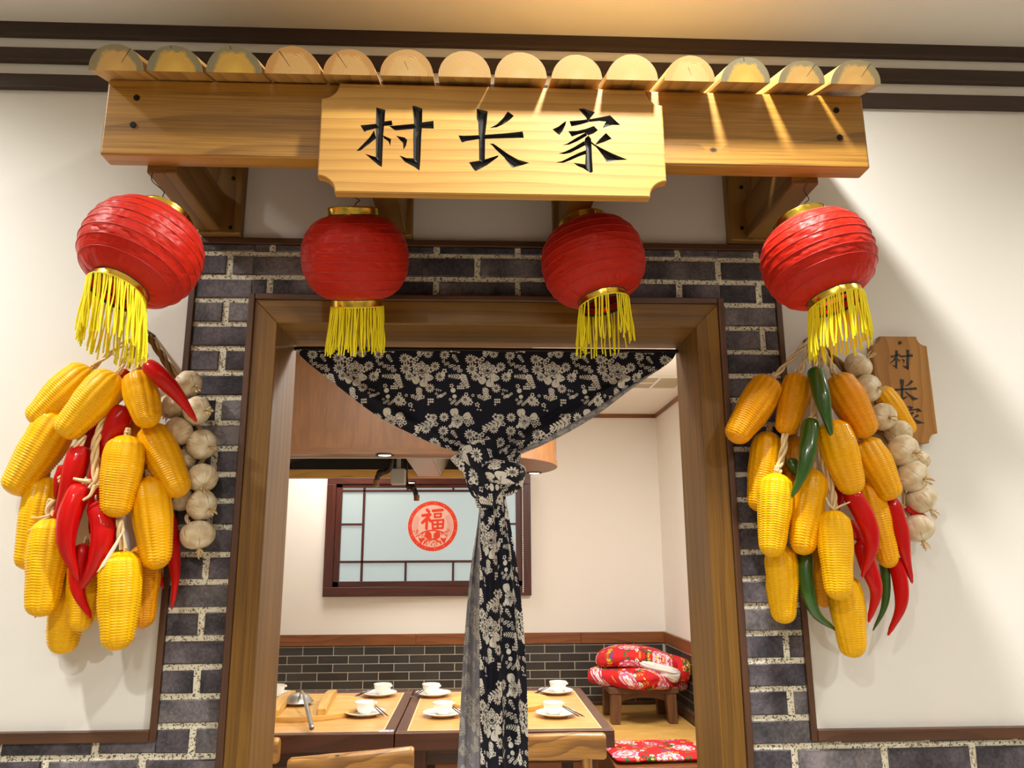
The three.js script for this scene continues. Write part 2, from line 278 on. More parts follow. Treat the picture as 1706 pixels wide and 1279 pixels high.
M.navyBack = std({ map: backTex, roughness: 0.9, side: THREE.DoubleSide });
const redTex = canvasTex(1024, 1024, (c, W, H) => {
  c.fillStyle = '#c9151a'; c.fillRect(0, 0, W, H); const r = rng(23);
  const motif = (x, y, f) => { for (const ox of [-W, 0, W]) for (const oy of [-H, 0, H]) { c.save(); c.translate(x + ox, y + oy); f(); c.restore(); } };
  for (let i = 0; i < 80; i++) { const x = r() * W, y = r() * H, a = r() * 7, s = 22 + r() * 34, col = ['#1f6b2c', '#2f8a3a', '#11401f', '#e9b62a', '#e8862a', '#2b4f9a'][Math.floor(r() * 6)]; motif(x, y, () => { c.rotate(a); leafSprig(c, 0, 0, 0, s * 2.4, 3, col, 0.32); }); }
  for (const [x, y, R, tone] of [[170, 190, 120, 0], [560, 120, 85, 1], [820, 330, 125, 0], [380, 470, 105, 1], [120, 640, 95, 2], [640, 640, 120, 0], [920, 760, 90, 1], [330, 850, 120, 2], [690, 930, 85, 0]]) motif(x, y, () => {
    const P = [['#f4b9c2', '#e46a86', '#fbe6e4', '#b30f3a'], ['#f7d9d4', '#d94a6a', '#fff3ee', '#8e0b2a'], ['#e0486a', '#a90d34', '#f2a9b6', '#6b0720']][tone];
    for (let k = 0; k < 5; k++) { const q = R * (1 - k * 0.2), n = 10 - k; for (let i = 0; i < n; i++) { const a = i / n * 6.283 + k * 0.7; dot(c, Math.cos(a) * q * 0.72, Math.sin(a) * q * 0.72, q * 0.33, P[3]); dot(c, Math.cos(a) * q * 0.74, Math.sin(a) * q * 0.74, q * 0.27, P[k % 3]); } }
    dot(c, 0, 0, R * 0.1, '#f0c040');
  });
  for (let i = 0; i < 60; i++) { const x = r() * W, y = r() * H, col = ['#f3d24a', '#ffffff', '#f2a13a', '#4a6fc0'][Math.floor(r() * 4)]; motif(x, y, () => petals(c, 0, 0, 24, 5, 1, 0.34, col)); }
});
redTex.repeat.set(1 / 0.66, 1 / 0.66);
M.redCloth = std({ map: redTex, roughness: 0.8, side: THREE.DoubleSide });
const grainTex = (seed, rim, core, heart, rot, crack) => canvasTex(512, 512, (c, W) => {
  const id = c.createImageData(W, W), d = id.data, r = rng(seed), cx = 256 + (r() - 0.5) * 60, cy = 250 - r() * 60, A = hex(rim), B = hex(core), C = hex(heart);
  for (let y = 0; y < W; y++) for (let x = 0; x < W; x++) {
    const u = (x - 256) / 256, v = (256 - y) / 256, e = Math.hypot(u, v * 1.0) + 0.2 * (fbm(x / 70, y / 70, 256, 256, 3) - 0.5), q = Math.hypot(x - cx, (y - cy)) / 256 * 19 + 2.2 * noise(x / 60, y / 60), f = q - Math.floor(q), a = Math.atan2(y - cy, x - cx);
    let col = mix3(B, C, smooth(0.55, 0.1, e)); col = mix3(col, A, rot * smooth(0.66, 0.8, e)); col = mix3(col, [120, 70, 26], 0.38 * Math.pow(f, 3) + 0.14 * noise(x / 2.2, y / 2.2));
    for (const [ca, l0, l1] of crack) { const da = Math.abs(((a - ca + 9.42) % 6.283) - 3.1416), rr = Math.hypot(x - cx, y - cy) / 256; if (rr > l0 && rr < l1 && da * rr < 0.012 * (0.3 + rr)) col = [48, 30, 16]; }
    const i = (y * W + x) * 4; d[i] = col[0]; d[i + 1] = col[1]; d[i + 2] = col[2]; d[i + 3] = 255;
  }
  c.putImageData(id, 0, 0);
});
const fresh = [0xefc37c, 0xf0c680, 0xf3d090];
M.endGrain = [[1, 0x8f8868, 0xd9b066, 0xe9bd6c, 1, [[5.3, 0.3, 0.95]]], [2, 0x8d8a6e, 0xe0b450, 0xf0c85c, 1, [[4.5, 0.7, 0.95]]], [3, 0xc98a4a, ...fresh.slice(0, 2), 0.5, [[4.1, 0.25, 0.9]]], [4, 0xd6a361, ...fresh.slice(1), 0.5, [[4.3, 0.1, 0.45]]], [5, 0xe2c08a, ...fresh.slice(1), 0.4, []]].map((a) => std({ map: grainTex(...a), roughness: 0.75 }));

// ───────────── the setting ─────────────
const X0 = 0.033;                                                  // centre of the doorway
const DOOR_L = X0 - 0.629, DOOR_R = X0 + 0.629, DOOR_TOP = 2.28;
structure('floor', box(-5, 5, -0.12, 0, -4.9, 6.2, 0), M.floor);
const hallCeil = structGroup('ceiling');
part('slab', box(-5, 5, HALL_CEIL, HALL_CEIL + 0.12, -0.19, 6.2, 0), M.ceiling, hallCeil);
part('soffit', box(-5, 5, 3.086, HALL_CEIL, 0, 0.34, 0), M.ceiling, hallCeil);
structure('ceiling_room', box(-2.9, RIGHT_X + 0.15, ROOM_CEIL, ROOM_CEIL + 0.1, BACK_Z - 0.15, -0.19, 0), M.ceiling);
const wallFront = structGroup('wall_front');
part('wall_section', box(-5, DOOR_L + 0.02, 0, HALL_CEIL, -0.19, 0, 0), M.plaster, wallFront);
part('wall_section', box(DOOR_R - 0.02, 5, 0, HALL_CEIL, -0.19, 0, 0), M.plaster, wallFront);
part('wall_section', box(DOOR_L + 0.02, DOOR_R - 0.02, DOOR_TOP - 0.02, HALL_CEIL, -0.19, 0, 0), M.plaster, wallFront);
const wallBack = structGroup('wall_back'); part('wall_section', box(-2.9, RIGHT_X + 0.15, 0, ROOM_CEIL, BACK_Z - 0.15, BACK_Z, 0), M.roomPlaster, wallBack);
const wallRight = structGroup('wall_right'); part('wall_section', box(RIGHT_X, RIGHT_X + 0.15, 0, ROOM_CEIL, BACK_Z, -0.19, 0), M.roomPlaster, wallRight);
structure('wall_left', box(-2.9, -2.75, 0, ROOM_CEIL, BACK_Z, -0.19, 0), M.roomPlaster);
structure('wall_hall_left', box(-5, -4.85, 0, HALL_CEIL, 0, 6.2, 0), M.plaster);
structure('wall_hall_right', box(4.85, 5, 0, HALL_CEIL, 0, 6.2, 0), M.plaster);
structure('wall_hall_back', box(-5, 5, 0, HALL_CEIL, 6.05, 6.2, 0), M.plaster);
// dark timber bands under the ceiling
let trimNo = 1; const trim = (g, m) => structure('trim_' + trimNo++, g, m);
for (const [a, b] of [[3.039, 3.086], [2.958, 3.004], [2.875, 2.921]]) trim(merge([box(-4.85, 4.85, a + 0.008, b, 0, 0.012, 0.002), box(-4.85, 4.85, a, a + 0.009, 0, 0.017, 0.002)]), M.roofTrim);
// brick facing: mortar bed and single bricks, framed by thin dark strips
const BL = -0.742, BR = 0.812, BT = 2.425, BB = 1.195, COURSE = 0.0655, PITCH = 0.22, JOINT = 0.014;
part('mortar_bed', box(BL, DOOR_L, BB, BT, 0, 0.004, 0), M.mortar, wallFront);
part('mortar_bed', box(DOOR_R, BR, 1.17, BT, 0, 0.004, 0), M.mortar, wallFront);
part('mortar_bed', box(DOOR_L, DOOR_R, DOOR_TOP, BT, 0, 0.004, 0), M.mortar, wallFront);
part('mortar_bed', box(-2.2, DOOR_L, 0, BB, 0, 0.004, 0), M.mortar, wallFront);
part('mortar_bed', box(DOOR_R, 2.3, 0, 1.17, 0, 0.004, 0), M.mortar, wallFront);
const brickRnd = rng(77);
function slabFace(x0, x1, y0, y1, z0, z1, c, jit = 0) {            // a chamfered face with sides and no back
  const J = () => (brickRnd() - 0.5) * jit, A = [[x0 + J(), y0 + J()], [x1 + J(), y0 + J()], [x1 + J(), y1 + J()], [x0 + J(), y1 + J()]], I = [[1, 1], [-1, 1], [-1, -1], [1, -1]];
  const rings = [A.map((p) => [...p, z0]), A.map((p) => [...p, z1 - c]), A.map((p, i) => [p[0] + I[i][0] * c, p[1] + I[i][1] * c, z1])], pos = [];
  for (let k = 0; k < 2; k++) for (let i = 0; i < 4; i++) { const j = (i + 1) % 4, a = rings[k][i], b = rings[k][j], d = rings[k + 1][j], e = rings[k + 1][i]; pos.push(...a, ...b, ...d, ...a, ...d, ...e); }
  const [a, b, d, e] = rings[2]; pos.push(...a, ...b, ...d, ...a, ...d, ...e);
  const g = new THREE.BufferGeometry(); g.setAttribute('position', new THREE.Float32BufferAttribute(pos, 3)); g.computeVertexNormals(); return g;
}
function layBricks(xa, xb, ya, yb, into = null) {
  const k0 = Math.floor((ya - 1.219) / COURSE), k1 = Math.ceil((yb - 1.219) / COURSE);
  for (let k = k0; k < k1; k++) {
    const yl = Math.max(1.219 + k * COURSE + JOINT / 2, ya), yh = Math.min(1.219 + (k + 1) * COURSE - JOINT / 2, yb); if (yh - yl < 0.008) continue;
    const ph = -0.66 + (((k % 2) + 2) % 2 === 1 ? 0 : PITCH / 2);
    for (let n = Math.floor((xa - ph) / PITCH); ph + n * PITCH < xb; n++) {
      const xl = Math.max(ph + n * PITCH + 0.0085, xa), xh = Math.min(ph + (n + 1) * PITCH - 0.0085, xb); if (xh - xl < 0.008) continue;
      const g = boxUV(slabFace(xl, xh, yl, yh, 0.002, 0.0075 + brickRnd() * 0.002, 0.0025, 0.002), 'x', brickRnd() * 5, brickRnd() * 5);
      if (into) into.push(g); else part('brick', g, M.brick[Math.floor(brickRnd() * 3)], wallFront);
    }
  }
}
const ROW = 1.219 - COURSE; layBricks(BL, DOOR_L, ROW, BT); layBricks(DOOR_R, BR, ROW, BT); layBricks(-1.5, BL, ROW, BB); layBricks(BR, 1.7, ROW, 1.17); layBricks(DOOR_L, DOOR_R, DOOR_TOP, BT);
layBricks(-1.5, DOOR_L, 1.219 - 5 * COURSE, ROW); layBricks(DOOR_R, 1.7, 1.219 - 5 * COURSE, ROW);
{ const low = []; layBricks(-1.5, DOOR_L, 0, 1.219 - 5 * COURSE, low); layBricks(DOOR_R, 1.7, 0, 1.219 - 5 * COURSE, low); layBricks(-2.2, -1.5, 0, BB, low); layBricks(1.7, 2.3, 0, 1.17, low); part('lower_bricks', merge(low), M.brick[1], wallFront).userData.kind = 'stuff'; }
const strip = (x0, x1, y0, y1, d, grain) => trim(box(x0, x1, y0, y1, 0, d, 0.002, grain), M.darkTrim);
strip(-0.758, BL, 1.187, 2.44, 0.014, 'y'); strip(BR, 0.827, 1.165, 2.44, 0.014, 'y'); strip(-0.742, 0.812, 2.425, 2.442, 0.014, 'x');
strip(-4.8, -0.758, 1.187, 1.212, 0.018, 'x'); strip(0.827, 4.8, 1.165, 1.192, 0.018, 'x');
// doorway: dark edging, mitred face boards, lining boards
const door = structGroup('door_1');
const EDGE = 0.017, FI = 0.552, FT = 2.2, FZ = 0.028;
part('edging', box(DOOR_L, DOOR_L + EDGE, 0, DOOR_TOP, 0, 0.034, 0.004, 'y'), M.darkTrim, door);
part('edging', box(DOOR_R - EDGE, DOOR_R, 0, DOOR_TOP, 0, 0.034, 0.004, 'y'), M.darkTrim, door);
part('edging', box(DOOR_L + EDGE, DOOR_R - EDGE, DOOR_TOP - EDGE, DOOR_TOP, 0, 0.034, 0.004, 'x'), M.darkTrim, door);
{ const xo = 0.629 - EDGE, yo = DOOR_TOP - EDGE, m = 0;
  const faces = [[[-xo, 0], [-FI, 0], [-FI, FT - m], [-xo, yo - m]], [[FI, 0], [xo, 0], [xo, yo - m], [FI, FT - m]], [[-FI + m, FT], [FI - m, FT], [xo - m, yo], [-xo + m, yo]]];
  faces.forEach((f, i) => { const g = extrude(polyShape(f.map(([x, y]) => [x + X0, y])), FZ + 0.2, 0.003, i === 2 ? 'x' : 'y'); g.translate(0, 0, -0.2); part('frame_board', g, M.frame, door); });
}
// room: crown moulding, tiled dado with a timber cap, skirting
trim(box(-2.75, RIGHT_X, ROOM_CEIL - 0.034, ROOM_CEIL, BACK_Z, BACK_Z + 0.012, 0.002), M.cap);
trim(box(RIGHT_X - 0.012, RIGHT_X, ROOM_CEIL - 0.034, ROOM_CEIL, BACK_Z, -0.19, 0.002, 'z'), M.cap);
trim(box(-2.75, -0.48, 0.918, 1.005, BACK_Z, BACK_Z + 0.022, 0.004), M.cap); trim(box(-0.479, 0.86, 0.918, 1.005, BACK_Z, BACK_Z + 0.022, 0.004), M.cap); trim(box(0.861, RIGHT_X, 0.918, 1.005, BACK_Z, BACK_Z + 0.022, 0.004), M.cap);
trim(box(RIGHT_X - 0.022, RIGHT_X, 0.918, 1.005, BACK_Z, -0.19, 0.004, 'z'), M.cap);
part('grout_bed', box(-2.75, RIGHT_X, 0, 0.92, BACK_Z, BACK_Z + 0.008, 0), M.grout, wallBack);
part('grout_bed', box(RIGHT_X - 0.008, RIGHT_X, 0, 0.92, BACK_Z, -0.19, 0), M.grout, wallRight);
const TP = 0.243, TH = 0.0645, TJ = 0.0062;
for (let k = 0; k < 7; k++) {
  const y1 = 0.905 - k * TH, y0 = y1 - TH + TJ, off = (k % 2) * TP / 2;
  for (let n = -1; n < 14; n++) { const xa = Math.max(-1.62 + off + n * TP, -1.7), xb = Math.min(-1.62 + off + n * TP + TP - TJ, RIGHT_X - 0.009); if (xb - xa < 0.02) continue; part('tile', boxUV(slabFace(xa, xb, y0, y1, BACK_Z + 0.004, BACK_Z + 0.0115, 0.0015), 'x', brickRnd(), brickRnd()), M.tile[(n + 2) % 2], wallBack); }
  for (let n = 0; n < 8; n++) { const za = BACK_Z + 0.012 + (n - (k % 2) * 0.5) * TP, a = Math.max(za, BACK_Z + 0.012), b = za + TP - TJ; if (b - a < 0.02) continue; const g = slabFace(a, b, y0, y1, 0.004, 0.0115, 0.0015); g.rotateY(-Math.PI / 2); g.translate(RIGHT_X, 0, 0); part('tile', boxUV(g, 'z', brickRnd(), brickRnd()), M.tile[n % 2], wallRight); }
}
for (let n = 0; n < 14; n++) { const xa = -1.62 + n * TP; part('tile', boxUV(slabFace(xa, Math.min(xa + TP - TJ, RIGHT_X - 0.01), 0.9095, 0.917, BACK_Z + 0.004, BACK_Z + 0.0115, 0.0015), 'x', brickRnd(), brickRnd()), M.tile[0], wallBack); }
const base1 = structure('baseboard_right', box(RIGHT_X - 0.03, RIGHT_X - 0.001, 0.45, 0.515, -4.62, -2.72, 0.003, 'z'), M.stool);
structure('baseboard_back', box(-2.7, RIGHT_X - 0.03, 0.45, 0.475, BACK_Z + 0.012, BACK_Z + 0.03, 0.003), M.stool);
// window with timber lattice and frosted panes
const win = structGroup('window_1');
{ const xa = -1.24, xb = 0.459, ya = 1.3, yb = 2.285, z = BACK_Z, F = 0.075, ia = xa + F, ib = xb - F, ja = ya + F, jb = yb - F;
  for (const [a, b, c, d, g] of [[xa, xb, ya, ja, 'x'], [xa, xb, jb, yb, 'x'], [xa, ia, ja, jb, 'y'], [ib, xb, ja, jb, 'y']]) part('window_frame', box(a, b, c, d, z, z + 0.05, 0.004, g), M.windowWood, win);
  for (const [a, b, c, d, g] of [[ia, ib, ja, ja + 0.045, 'x'], [ia, ib, jb - 0.03, jb, 'x'], [ia, ia + 0.05, ja, jb, 'y'], [ib - 0.05, ib, ja, jb, 'y']]) part('sash', box(a, b, c, d, z, z + 0.03, 0.003, g), M.windowWood, win);
  const ga = ia + 0.05, gb = ib - 0.05, va = ja + 0.045, vb = jb - 0.03, L1 = -0.945, L2 = gb - 0.15, Lb = 1.575, Lt = 2.155;
  const bars = [[L1, L1 + 0.02, va, vb, 'y'], [L2, L2 + 0.02, va, vb, 'y'], [ga, gb, Lb - 0.01, Lb + 0.01, 'x'], [ga, gb, Lt - 0.01, Lt + 0.01, 'x'], [ga, L1, 1.87, 1.888, 'x'], [L2, gb, 1.87, 1.888, 'x'], [-0.585, -0.567, va, Lb, 'y'], [-0.195, -0.177, va, Lb, 'y'], [-0.2, -0.182, Lt, vb, 'y'], [-0.585, -0.567, Lt, vb, 'y']];
  for (const [a, b, c, d, g] of bars) part('lattice_bar', box(a, b, c, d, z + 0.006, z + 0.024, 0.002, g), M.windowWood, win);
  const xs = [ga, L1 + 0.01, -0.576, -0.186, L2 + 0.01, gb], pane = (a, b, c, d) => part('pane', box(a, b, c, d, z + 0.003, z + 0.009, 0), M.pane, win);
  for (let i = 0; i < 5; i++) { pane(xs[i], xs[i + 1], va, Lb); pane(xs[i], xs[i + 1], Lt, vb); }
  pane(xs[0], xs[1], Lb, 1.879); pane(xs[0], xs[1], 1.879, Lt); pane(xs[4], xs[5], Lb, 1.879); pane(xs[4], xs[5], 1.879, Lt); pane(xs[1], xs[4], Lb, Lt);
}
// ───────────── timber canopy ─────────────
const BEAM_Z = 0.40, BEAM_B = 2.468, BEAM_T = 2.655;
const canopy = thing('timber_canopy', 'timber canopy of half logs laid on a heavy beam above the doorway', 'canopy', V(X0, 2.45, 0));
{ const g = box(-0.83, 0.9, BEAM_B, BEAM_T, BEAM_Z - 0.052, BEAM_Z, 0.006, 'x'); part('beam', g, M.beam, canopy);
  const posts = [[-0.74, -0.63], [-0.265, -0.175], [0.205, 0.295], [0.69, 0.80]], arms = [[-0.747, -0.681], [-0.255, -0.19], [0.22, 0.285], [0.735, 0.80]];
  posts.forEach(([a, b]) => part('wall_post', box(a, b, 2.444, 2.76, 0, 0.036, 0.004, 'y'), M.arm, canopy));
  arms.forEach(([a, b]) => part('support_arm', box(a, b, 2.452, 2.562, 0.034, BEAM_Z - 0.05, 0.004, 'z'), M.arm, canopy));
  { const q = new THREE.BoxGeometry(1.60, 0.014, 0.335 / Math.cos(0.3187)); q.rotateX(0.3187); q.translate(0.055, 2.721, 0.178); part('added_light_stop', boxUV(q, 'x'), M.arm, canopy); }  // added hidden board, stops light leaking through the log gaps onto the wall
  const screw = (x, y, z, r = 0.007) => { const s = new THREE.CylinderGeometry(r, r, 0.003, 12); s.rotateX(Math.PI / 2); s.translate(x, y, z); part('screw', s, M.screw, canopy); };
  for (const [px, py] of [[228, 163], [222, 208], [1393, 184], [1399, 229]]) { const p = at(px, py, BEAM_Z); screw(p.x, p.y, BEAM_Z + 0.0008); }
  for (const [px, py] of [[389, 297], [384, 379], [1235, 312], [1236, 380]]) { const p = at(px, py, 0.036); screw(p.x, p.y, 0.0365, 0.005); }
  // half logs: left and right edge of each front face in the photograph's row
  const E = [[147, 239], [244, 337], [343, 436], [441, 534], [538, 626], [633, 722], [730, 818], [824, 911], [919, 1003], [1010, 1096], [1107, 1191], [1201, 1283], [1297, 1374], [1384, 1467]];
  const GR = [0, 1, 1, 2, 2, 3, 4, 4, 4, 4, 3, 1, 0, 0], SL = 0.33, LEN = 0.47, LZ = 0.462, r = rng(17);
  const slope = Math.atan(SL), dir = V(0, Math.sin(slope), -Math.cos(slope));
  E.forEach(([pa, pb], i) => {
    const py = 118 + i * 1.55, a = at(pa, py, LZ), b = at(pb, py + 1, LZ), R = (b.x - a.x) / 2 , cx = (a.x + b.x) / 2, y = lerp(2.634, 2.642, i / 13), h = 0.92 + r() * 0.06;
    const back = LEN / Math.cos(slope), mLen = back, n = 22, prof = [];
    for (let k = 0; k <= n; k++) { const t = k / n * Math.PI; prof.push([Math.cos(t) * R, Math.sin(t) * R * h * (1 + 0.015 * Math.sin(3 * t + i))]); }
    const shape = polyShape(prof), body = new THREE.ExtrudeGeometry(shape, { depth: mLen, bevelEnabled: false });
    body.translate(0, 0, -mLen - 0.002); const lg = thing2('roof_log', cx, y, LZ, canopy, slope);
    part('body', boxUV(body, 'z', r() * 3, r() * 3), M.log, lg, true);
    const face = new THREE.ExtrudeGeometry(shape, { depth: 0.002, bevelEnabled: false }); face.translate(0, 0, -0.002);
    const p = face.attributes.position, uv = face.attributes.uv; for (let k = 0; k < p.count; k++) uv.setXY(k, 0.5 + p.getX(k) / R * 0.49, 0.5 + p.getY(k) / R * 0.49);
    part('end_grain', face, M.endGrain[GR[i]], lg, true);
  });
}
function thing2(name, x, y, z, parent, slope) { const g = new THREE.Group(); g.name = name; g.position.set(x - parent.position.x, y - parent.position.y, z - parent.position.z); g.rotation.x = slope; parent.add(g); return g; }

// ───────────── carved writing (strokes as outlines, 1476 units to 150 picture pixels) ─────────────
const CHARS = [
  [585, [[[412, 135], [560, 178], [548, 360], [525, 600], [505, 1115], [405, 960], [405, 620], [405, 380]], [[228, 895], [405, 950], [510, 1000], [500, 1115], [440, 1080]],
    [[150, 430], [410, 405], [545, 365], [665, 350], [680, 430], [545, 440], [370, 490], [245, 520], [220, 545]], [[375, 510], [410, 640], [290, 740], [150, 845], [85, 850], [160, 775], [290, 640], [345, 560]],
    [[520, 592], [655, 655], [640, 770], [610, 690], [535, 640]], [[620, 440], [690, 435], [1030, 405], [1165, 380], [1350, 355], [1355, 485], [1165, 480], [1010, 490], [720, 515]],
    [[1003, 110], [1050, 112], [1168, 155], [1165, 380], [1150, 620], [1135, 1000], [1120, 1175], [1020, 1010], [1015, 600], [1030, 380]], [[788, 920], [900, 965], [1020, 970], [1130, 1000], [1118, 1172], [1030, 1110], [880, 1030]],
    [[735, 600], [880, 630], [920, 670], [900, 760], [858, 830], [850, 720], [800, 670]]]],
  [755, [[[385, 155], [565, 200], [550, 380], [525, 580], [520, 980], [490, 1060], [425, 1000], [420, 640], [410, 380], [385, 320]], [[258, 1035], [425, 1010], [530, 985], [740, 920], [735, 950], [560, 1080], [365, 1185], [320, 1130]],
    [[85, 595], [180, 600], [425, 590], [800, 565], [1140, 530], [1160, 635], [800, 645], [425, 655], [210, 690], [140, 715]], [[895, 200], [995, 275], [930, 340], [820, 415], [720, 460], [600, 475], [720, 410], [820, 310]],
    [[598, 730], [660, 730], [760, 800], [900, 900], [1060, 990], [1250, 1045], [1130, 1085], [975, 1125], [930, 1085], [830, 950], [700, 830], [650, 770]]]],
  [910, [[[528, 158], [620, 155], [800, 215], [770, 250], [710, 330], [700, 375], [680, 375], [660, 310], [600, 240]], [[325, 355], [320, 410], [270, 520], [215, 590], [100, 498], [200, 450]],
    [[380, 360], [560, 345], [730, 325], [900, 295], [1045, 265], [1215, 425], [1080, 425], [925, 475], [980, 370], [870, 360], [700, 375], [550, 420], [410, 450]], [[360, 525], [500, 520], [640, 490], [780, 440], [850, 510], [780, 560], [690, 600], [640, 550], [540, 575], [420, 615]],
    [[655, 545], [670, 600], [600, 640], [500, 695], [380, 745], [255, 760], [350, 725], [500, 630]], [[690, 595], [735, 650], [745, 760], [750, 950], [765, 1190], [730, 1210], [640, 1130], [640, 1000], [650, 800], [620, 720], [640, 640]],
    [[615, 690], [660, 745], [560, 800], [400, 880], [300, 900], [195, 895], [300, 865], [450, 790]], [[650, 835], [660, 900], [560, 930], [400, 1000], [280, 1045], [150, 1040], [260, 1015], [430, 930], [560, 870]],
    [[445, 1045], [640, 1070], [700, 1120], [760, 1190], [720, 1208], [600, 1130], [520, 1100]], [[980, 555], [1075, 650], [960, 700], [800, 752], [870, 660]],
    [[735, 695], [800, 745], [900, 800], [1080, 890], [1340, 995], [1180, 1000], [990, 1030], [930, 930], [830, 800], [740, 730]]]],
];
// a groove: the outline at the face, drawn in towards the stroke's long axis at the bottom
function groove(pts, z, depth) {
  let P = pts.map(([x, y]) => new THREE.Vector2(x, y)); if (THREE.ShapeUtils.area(P) < 0) P = P.reverse();
  const c = P.reduce((s, p) => s.add(p), new THREE.Vector2()).divideScalar(P.length); let sxx = 0, sxy = 0, syy = 0; P.forEach((p) => { sxx += (p.x - c.x) ** 2; syy += (p.y - c.y) ** 2; sxy += (p.x - c.x) * (p.y - c.y); });
  const an = 0.5 * Math.atan2(2 * sxy, sxx - syy), ax = new THREE.Vector2(Math.cos(an), Math.sin(an));
  const Q = P.map((p) => { const s = p.clone().sub(c).dot(ax) * 0.86, q = c.clone().addScaledVector(ax, s); return p.clone().lerp(q, 0.62); });
  const T = THREE.ShapeUtils.triangulateShape(P, []), pos = [], n = P.length, top = (p) => [p.x, p.y, z + 0.004], mid = (p) => [p.x, p.y, z], bot = (p) => [p.x, p.y, z - depth];
  for (const [a, b, d] of T) { pos.push(...top(P[a]), ...top(P[b]), ...top(P[d])); pos.push(...bot(Q[a]), ...bot(Q[d]), ...bot(Q[b])); }
  for (let i = 0; i < n; i++) { const j = (i + 1) % n; pos.push(...mid(P[i]), ...mid(P[j]), ...top(P[j]), ...mid(P[i]), ...top(P[j]), ...top(P[i])); pos.push(...bot(Q[i]), ...bot(Q[j]), ...mid(P[j]), ...bot(Q[i]), ...mid(P[j]), ...mid(P[i])); }
  const g = new THREE.BufferGeometry(); g.setAttribute('position', new THREE.Float32BufferAttribute(pos, 3)); g.setAttribute('uv', new THREE.Float32BufferAttribute(new Float32Array(pos.length / 3 * 2), 2)); g.computeVertexNormals(); return g;
}
function notched(x0, x1, y0, y1, n) {                              // a board with quarter-round notches at its corners
  const s = new THREE.Shape(); s.moveTo(x0 + n, y0); s.lineTo(x1 - n, y0); s.absarc(x1, y0, n, Math.PI, Math.PI / 2, true); s.lineTo(x1, y1 - n); s.absarc(x1, y1, n, -Math.PI / 2, -Math.PI, true); s.lineTo(x0 + n, y1); s.absarc(x0, y1, n, 0, -Math.PI / 2, true); s.lineTo(x0, y0 + n); s.absarc(x0, y0, n, Math.PI / 2, 0, true); return s;
}
const SIGN_Z = BEAM_Z + 0.028;
{ const sign = thing('name_board', 'wide pale wooden name board with three carved dark characters on the beam', 'sign', V(0.036, 2.5, BEAM_Z));
  const board = extrude(notched(-0.348, 0.418, 2.374, 2.638, 0.038), SIGN_Z - BEAM_Z - 0.001, 0.003, 'x'); board.translate(0, 0, BEAM_Z + 0.001);
  const ev = new Evaluator(); ev.useGroups = true;
  let cur = new Brush(board, M.sign); cur.updateMatrixWorld();
  for (const [ox, strokes] of CHARS) for (const s of strokes) { const b = new Brush(groove(s.map(([x, y]) => { const p = at(ox + x * 150 / 1476, 165 + y * 150 / 1476, SIGN_Z); return [p.x, p.y]; }), SIGN_Z, 0.009), M.carved); b.updateMatrixWorld(); cur = ev.evaluate(cur, b, SUBTRACTION); cur.updateMatrixWorld(); }
  const g = cur.geometry, mats = [].concat(cur.material), P = g.attributes.position, N = g.attributes.normal, U = g.attributes.uv, idx = g.index, bins = { board: [], 0: [], 1: [], 2: [] };
  const cuts = [at(745, 230, SIGN_Z).x, at(905, 230, SIGN_Z).x];
  for (const gr of g.groups) for (let i = gr.start; i < Math.min(gr.start + gr.count, idx ? idx.count : P.count); i += 3) { const t = [0, 1, 2].map((k) => idx ? idx.getX(i + k) : i + k); if (mats[gr.materialIndex] === M.sign) bins.board.push(...t); else { const x = P.getX(t[0]); bins[x < cuts[0] ? 0 : x < cuts[1] ? 1 : 2].push(...t); } }
  const pick = (list) => { const o = new THREE.BufferGeometry(), p = [], n = [], u = []; for (const i of list) { p.push(P.getX(i), P.getY(i), P.getZ(i)); n.push(N.getX(i), N.getY(i), N.getZ(i)); u.push(U.getX(i), U.getY(i)); } o.setAttribute('position', new THREE.Float32BufferAttribute(p, 3)); o.setAttribute('normal', new THREE.Float32BufferAttribute(n, 3)); o.setAttribute('uv', new THREE.Float32BufferAttribute(u, 2)); return o; };
  part('board', pick(bins.board), M.sign, sign); for (const k of [0, 1, 2]) part('carved_character', pick(bins[k]), M.carved, sign);
}
{ const a = at(1458, 560, 0.03), b = at(1563, 738, 0.03), x0 = 1.056, x1 = 1.208, y0 = 1.888, y1 = 2.177;
  const pl = thing('wall_plaque', 'small upright brown wooden plaque with three black characters on the white wall', 'plaque', V((x0 + x1) / 2, (y0 + y1) / 2, 0));
  const bd = extrude(notched(x0, x1, y0, y1, 0.026), 0.027, 0.002, 'y'); bd.translate(0, 0, 0.002); part('board', bd, M.plaque, pl);
  const hd = new THREE.CylinderGeometry(0.0045, 0.0045, 0.004, 12); hd.rotateX(Math.PI / 2); const hp = at(1499, 571, 0.029); hd.translate(hp.x, hp.y, 0.03); part('nail', hd, M.steelDark, pl);
  const boxes = [[1482, 582, 39, 34], [1489, 631, 42, 38], [1497, 676, 44, 36]], ext = [[85, 110, 1360, 1175], [80, 155, 1250, 1185], [100, 155, 1340, 1210]];
  CHARS.forEach(([, strokes], i) => { const [bx, by, bw, bh] = boxes[i], [e0, f0, e1, f1] = ext[i], list = strokes.map((s) => { const q = s.map(([x, y]) => { const p = at(bx + (x - e0) / (e1 - e0) * bw, by + (y - f0) / (f1 - f0) * bh, 0.03); return [p.x, p.y]; }); const g = new THREE.ExtrudeGeometry(polyShape(q), { depth: 0.0012, bevelEnabled: false }); g.translate(0, 0, 0.0288); return g; }); part('painted_character', merge(list), M.carved, pl); });
}

